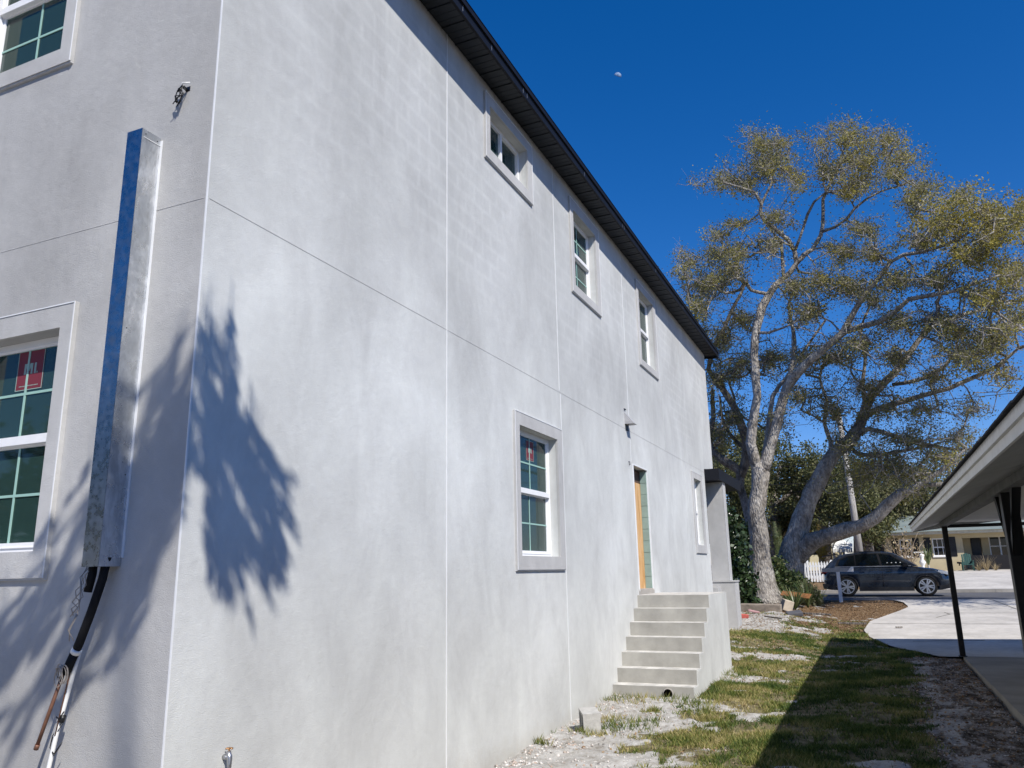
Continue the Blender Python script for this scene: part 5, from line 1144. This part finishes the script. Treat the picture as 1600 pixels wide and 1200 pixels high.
q = MB(); q.prism([(4.02, .22), (4.44, .30), (4.515, .45), (4.03, .38)], -.008, .04, TC); q.build('bumper_trim', trim, car)
for a, b_ in ((1.255, 1.10), (2.15, 1.10), (3.12, 1.06)):
    q = MB(); q.prism([(a, .36), (a+.014, .36), (a+.014, min(b_, .9)), (a, min(b_, .9))], -.003, .05, TC); q.build('door_seam', dark, car)
for a in (1.36, 2.30):
    q = MB(); q.box(a, a+.2, .90, .935, -.03, -.002, lambda x, z, h: TC(x, z, h)) if False else q.prism([(a, .90), (a+.2, .91), (a+.2, .94), (a, .93)], -.03, -.003, TC); q.build('door_handle', paint, car, bevel=.005)
q = MB(); q.prism([(2.86, 1.06), (3.08, 1.08), (3.04, 1.23), (2.90, 1.24)], -.17, .03, TC); q.build('mirror', dark, car, bevel=.02)
q = MB(); q.prism([(4.02, .86), (4.42, .74), (4.47, .80), (4.30, .885), (4.05, .93)], -.005, .25, TC); q.build('headlight', simple('headlight', (.55, .58, .62), .15, .6), car)
q = MB(); q.prism([(-.005, .84), (.22, .92), (.24, 1.0), (.02, .98)], -.005, .3, TC); q.build('tail_light', simple('tail_light', (.12, .01, .01), .2, .5), car)
for cxx in (ax1, ax2):
    for s, h in ((0, .005), (1, W2-.235)):
        wv = bpy.data.objects.new('wheel', None); COL.objects.link(wv); wv.parent = car
        f = lambda x, y, z, cxx=cxx, h=h: TC(cxx+x, wr_+y, h+z)
        q = MB(); q.lathe([(.24, .0), (.33, .0), (wr_-.01, .03), (wr_, .06), (wr_, .18), (wr_-.01, .21), (.24, .23)], 36, f); q.build('tyre', rub, wv)
        zo = .0 if s == 0 else .23; sg = 1 if s == 0 else -1
        q = MB()
        for k in range(10):
            a = k*PI/5+(.12 if k % 2 else -.12)+.2; d = (math.cos(a), math.sin(a)); nrm = (-d[1]*.022, d[0]*.022)
            r0, r1 = .05, .245; q.hexa([f(d[0]*r0-nrm[0], d[1]*r0-nrm[1], zo-sg*.004), f(d[0]*r1-nrm[0]*1.2, d[1]*r1-nrm[1]*1.2, zo-sg*.004), f(d[0]*r1+nrm[0]*1.2, d[1]*r1+nrm[1]*1.2, zo-sg*.004), f(d[0]*r0+nrm[0], d[1]*r0+nrm[1], zo-sg*.004),
                f(d[0]*r0-nrm[0], d[1]*r0-nrm[1], zo+sg*.03), f(d[0]*r1-nrm[0]*1.2, d[1]*r1-nrm[1]*1.2, zo+sg*.03), f(d[0]*r1+nrm[0]*1.2, d[1]*r1+nrm[1]*1.2, zo+sg*.03), f(d[0]*r0+nrm[0], d[1]*r0+nrm[1], zo+sg*.03)])
        for i in range(36):
            a0, a1 = 2*PI*i/36, 2*PI*(i+1)/36; P8 = []
            for zz_ in (zo-sg*.005, zo+sg*.02):
                for rr, aa in ((.235, a0), (.265, a0), (.265, a1), (.235, a1)): P8.append(f(rr*math.cos(aa), rr*math.sin(aa), zz_))
            q.hexa(P8)
        q.lathe([(.06, zo-sg*.006), (.06, zo+sg*.03)], 12, f); q.build('rim', alloy, wv)
        q = MB(); q.lathe([(.24, zo+sg*.035), (.24, zo+sg*.04)], 24, f); q.build('hub_disc', rub, wv)

# ------------------------------------------------------------------ mailbox post, planks, boards, rubble
mz = float(terr(2.42, 29.6)); mpx = at(1314, 937, 29.6)
mb_ = thing('mailbox_post', 'white T shaped mailbox post standing before the dark car', 'post', (mpx[0], 29.6, mz))
q = MB(); q.box(mpx[0]-.055, mpx[0]+.055, 29.55, 29.66, mz-.15, 1.62); q.build('upright', M_['pvc'], mb_)
q = MB(); q.hexa([(mpx[0]-.50, 29.53, 1.622), (mpx[0]+.46, 29.53, 1.622), (mpx[0]+.46, 29.68, 1.622), (mpx[0]-.50, 29.68, 1.622), (mpx[0]-.50, 29.53, 1.75), (mpx[0]+.40, 29.53, 1.75), (mpx[0]+.40, 29.68, 1.75), (mpx[0]-.50, 29.68, 1.75)]); q.build('arm', simple('grey_arm', (.40, .39, .37), .8), mb_)
q = MB(); q.hexa([(mpx[0]+.28, 29.50, 1.62), (mpx[0]+.5, 29.50, 1.62), (mpx[0]+.5, 29.71, 1.62), (mpx[0]+.28, 29.71, 1.62), (mpx[0]+.44, 29.50, 1.79), (mpx[0]+.5, 29.50, 1.79), (mpx[0]+.5, 29.71, 1.79), (mpx[0]+.44, 29.71, 1.79)]); q.build('arm_end', M_['pvc'], mb_)
def gpos(px, py, y): p = at(px, py, y); return Vector((p[0], y, float(terr(p[0], y))))
def slab_box(name, label, cat, p, sx, sy, sz, rot, mat, bevel=.006, group=None):
    q = MB(); q.box(-sx/2, sx/2, -sy/2, sy/2, -sz/2, sz/2); me = q.mesh(name, bevel=bevel); o = add_obj(name, me, mat); o.location = p; o.rotation_euler = rot
    return tag(o, label, cat, group)
slab_box('log', 'old pale timber lying at the foot of the forked oak', 'log', gpos(1189, 950, 24.6)+Vector((0, 0, .10)), 1.15, .2, .22, (.1, .02, -.08), simple('old_timber', (.25, .21, .17), .9, var=.35, scale=6, bump=.8), .02)
slab_box('rusty_board', 'orange brown board propped on the strap leaved plants', 'board', gpos(1243, 925, 26.2)+Vector((0, 0, .38)), 0.85, .34, .025, (.35, .12, -.15), simple('orange_wood', (.22, .095, .035), .7, var=.3, scale=4), .004)
slab_box('pale_block', 'pale sandy block lying beside the timber by the oak', 'block', gpos(1230, 950, 24.9)+Vector((0, 0, .17)), .28, .26, .30, (.15, .3, .5), simple('sandstone', (.52, .44, .34), .9, bump=.5), .015)
slab_box('dark_slate', 'dark flat stone half sunk in fallen leaves by the oak', 'stone', gpos(1241, 958, 24.0)+Vector((0, 0, .05)), .42, .3, .12, (.2, -.1, .3), simple('slate', (.09, .09, .10), .8, bump=.6), .03)
slab_box('stick', 'thin dark stick lying on the white sand', 'stick', gpos(1208, 966, 22.6)+Vector((0, 0, .06)), .62, .035, .035, (0, .05, -.7), M_['bark_dark'])
slab_box('stick', 'dark branch piece lying in the leaf litter near the drive', 'stick', gpos(1330, 962, 23.2)+Vector((0, 0, .05)), .7, .05, .05, (0, 0, -.15), M_['bark_dark'])
slab_box('red_brick', 'red brick piece beside the porch pedestal', 'brick', gpos(1163, 967, 22.6)+Vector((0, 0, .07)), .22, .11, .10, (.2, .1, .4), simple('brick_red', (.42, .10, .08), .9, bump=.5), .008)
slab_box('pink_rag', 'crumpled pink rag beside the old timber', 'rag', gpos(1178, 955, 24.0)+Vector((0, 0, .06)), .32, .16, .05, (.1, .2, .1), simple('pink_cloth', (.42, .25, .25), .9, var=.4, scale=9), .04)
slab_box('pipe_piece', 'short dark strip lying across the concrete drive', 'strip', gpos(1403, 966, 22.4)+Vector((0, 0, .06)), .16, .05, .03, (0, 0, .2), M_['bark_dark'])
slab_box('root', 'long dark fallen branch by the strap leaved plants', 'branch', gpos(1262, 953, 24.4)+Vector((0, 0, .06)), 1.3, .05, .05, (0, .03, -.35), M_['bark_dark'])
# concrete masonry block
cb_ = thing('concrete_block', 'grey concrete block standing on the rubble against the wall', 'block', (.40, 9.30, -.02))
q = MB(); A, B, H_ = .10, .16, .235
q.box(-A, A, -B, B, 0, .03); q.box(-A, A, -B, B, H_-.03, H_); q.box(-A, A, -B, -B+.03, .0301, H_-.0301); q.box(-A, A, B-.03, B, .0301, H_-.0301); q.box(-A, A, -.015, .015, .0301, H_-.0301); q.box(A-.02, A-.001, -B+.031, B-.031, .0301, H_-.0301)
o = q.build('block', simple('cmu', (.42, .41, .385), .95, .1, var=.18, scale=12, bump=.9), None); o.parent = cb_; o.rotation_euler = (rad(4), rad(-3), rad(28))

# ------------------------------------------------------------------ grass, leaf litter, rubble
def gz_at(x, y):
    nr = 1.0; return terr(x, y)+(fbm(x, y, 2.2, 20)-.5)*.07+(fbm(x, y, 9, 25, 3)-.5)*.035*(.6+masks(x, y)[0]*1.2)
def scatter(n, x0, x1, y0, y1, keep, ybias=1.6):
    x = x0+(x1-x0)*rng.random(n); y = y0+(y1-y0)*rng.random(n)**ybias
    k = keep(x, y) > rng.random(n); k &= ~((x < .01) | ((x < 1.2) & (y > 11.45) & (y < 14.7))) & ~pave(x, y); return x[k], y[k]
def gk(x, y):
    s, st_, l = masks(x, y); d = smoothstep(.42, .56, fbm(x, y, 1.7, 40)*.55+fbm(x, y, 6, 44)*.45); return (1-s)*(1-st_)*(1-l*.80)*(.10+1.0*d)
X, Y = scatter(330000, .05, 4.4, 6.2, 24, gk, 1.5)
Z = gz_at(X, Y); N = len(X); h = (.022+.035*rng.random(N))*(.6+.8*fbm(X, Y, 1.7, 40)); a = rng.random(N)*2*PI; wd = .0035+.003*rng.random(N)+.0004*(Y-6); ln = h*(.3+.9*rng.random(N)); b = rng.random(N)*2*PI
P0 = np.stack([X-np.cos(a)*wd, Y-np.sin(a)*wd, Z-.004], 1); P1 = np.stack([X+np.cos(a)*wd, Y+np.sin(a)*wd, Z-.004], 1); P2 = np.stack([X+np.cos(b)*ln, Y+np.sin(b)*ln, Z+h], 1)
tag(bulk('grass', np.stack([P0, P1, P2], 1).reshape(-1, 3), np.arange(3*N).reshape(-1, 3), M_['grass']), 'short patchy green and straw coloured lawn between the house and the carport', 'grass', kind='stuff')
def flats(name, X, Y, size, mat, label, cat, tilt=.5, lift=.012):
    N = len(X); Z = gz_at(X, Y)+lift; a = rng.random(N)*2*PI; s = size*(.5+rng.random(N)); t = rng.normal(size=(N, 2))*tilt
    ux, uy = np.cos(a)*s, np.sin(a)*s; vx, vy = -np.sin(a)*s*.55, np.cos(a)*s*.55
    V = []
    for i, j in ((-1, 0), (0, -1), (1, 0), (0, 1)):
        dx = i*ux+j*vx; dy = i*uy+j*vy; V.append(np.stack([X+dx, Y+dy, Z+(i*t[:, 0]+j*t[:, 1])*s*.5], 1))
    return tag(bulk(name, np.stack(V, 1).reshape(-1, 3), np.arange(4*N).reshape(-1, 4), mat), label, cat, kind='stuff')
def lk(x, y): s, st_, l = masks(x, y); return np.clip(l*1.0*(1-s*.7)+st_*.40+.10+.25*smoothstep(13, 19, y), 0, 1)*smoothstep(.25, .5, fbm(x, y, 3, 60)+.1)
X, Y = scatter(90000, -1.4, 4.9, 7, 30.2, lk, .8); flats('fallen_leaves', X, Y, .017, M_['litter'], 'brown fallen oak leaves covering the ground under the oaks', 'leaves')
def pk(x, y): s, st_, l = masks(x, y); return np.clip(s*(.25+.9*smoothstep(.45, .65, fbm(x, y, 4, 70)))+st_*.45+.03+.8*(x < .35)*(y < 11.5), 0, 1)
X, Y = scatter(26000, .02, 4.9, 6.3, 24, pk, 1.7)
N = len(X); Z = gz_at(X, Y); s = (.004+.012*rng.random(N)**3)*(1+.5*(X < .5)); A = rng.normal(size=(N, 6, 3))*.18
O = np.array([[1, 0, 0], [-1, 0, 0], [0, 1, 0], [0, -1, 0], [0, 0, .8], [0, 0, -.8]])[None]+A
V = np.stack([X, Y, Z+.002], 1)[:, None]+O*s[:, None, None]
Fb = np.array([[0, 2, 4], [2, 1, 4], [1, 3, 4], [3, 0, 4], [2, 0, 5], [1, 2, 5], [3, 1, 5], [0, 3, 5]])
tag(bulk('gravel', V.reshape(-1, 3), (np.arange(N)[:, None, None]*6+Fb[None]).reshape(-1, 3), M_['pebble']), 'pale rubble and small stones scattered on the sandy ground by the wall', 'gravel', kind='stuff')
# weeds along the steps
X, Y = scatter(9000, .02, 1.6, 8.5, 15.2, lambda x, y: np.clip(smoothstep(.5, .62, fbm(x, y, 1.3, 90))+.9*((x > 1.17) & (x < 1.42) & (y > 11.8)), 0, 1))
Z = gz_at(X, Y); N = len(X); h = .04+.06*rng.random(N); a = rng.random(N)*2*PI; b = rng.random(N)*2*PI; wd = .006
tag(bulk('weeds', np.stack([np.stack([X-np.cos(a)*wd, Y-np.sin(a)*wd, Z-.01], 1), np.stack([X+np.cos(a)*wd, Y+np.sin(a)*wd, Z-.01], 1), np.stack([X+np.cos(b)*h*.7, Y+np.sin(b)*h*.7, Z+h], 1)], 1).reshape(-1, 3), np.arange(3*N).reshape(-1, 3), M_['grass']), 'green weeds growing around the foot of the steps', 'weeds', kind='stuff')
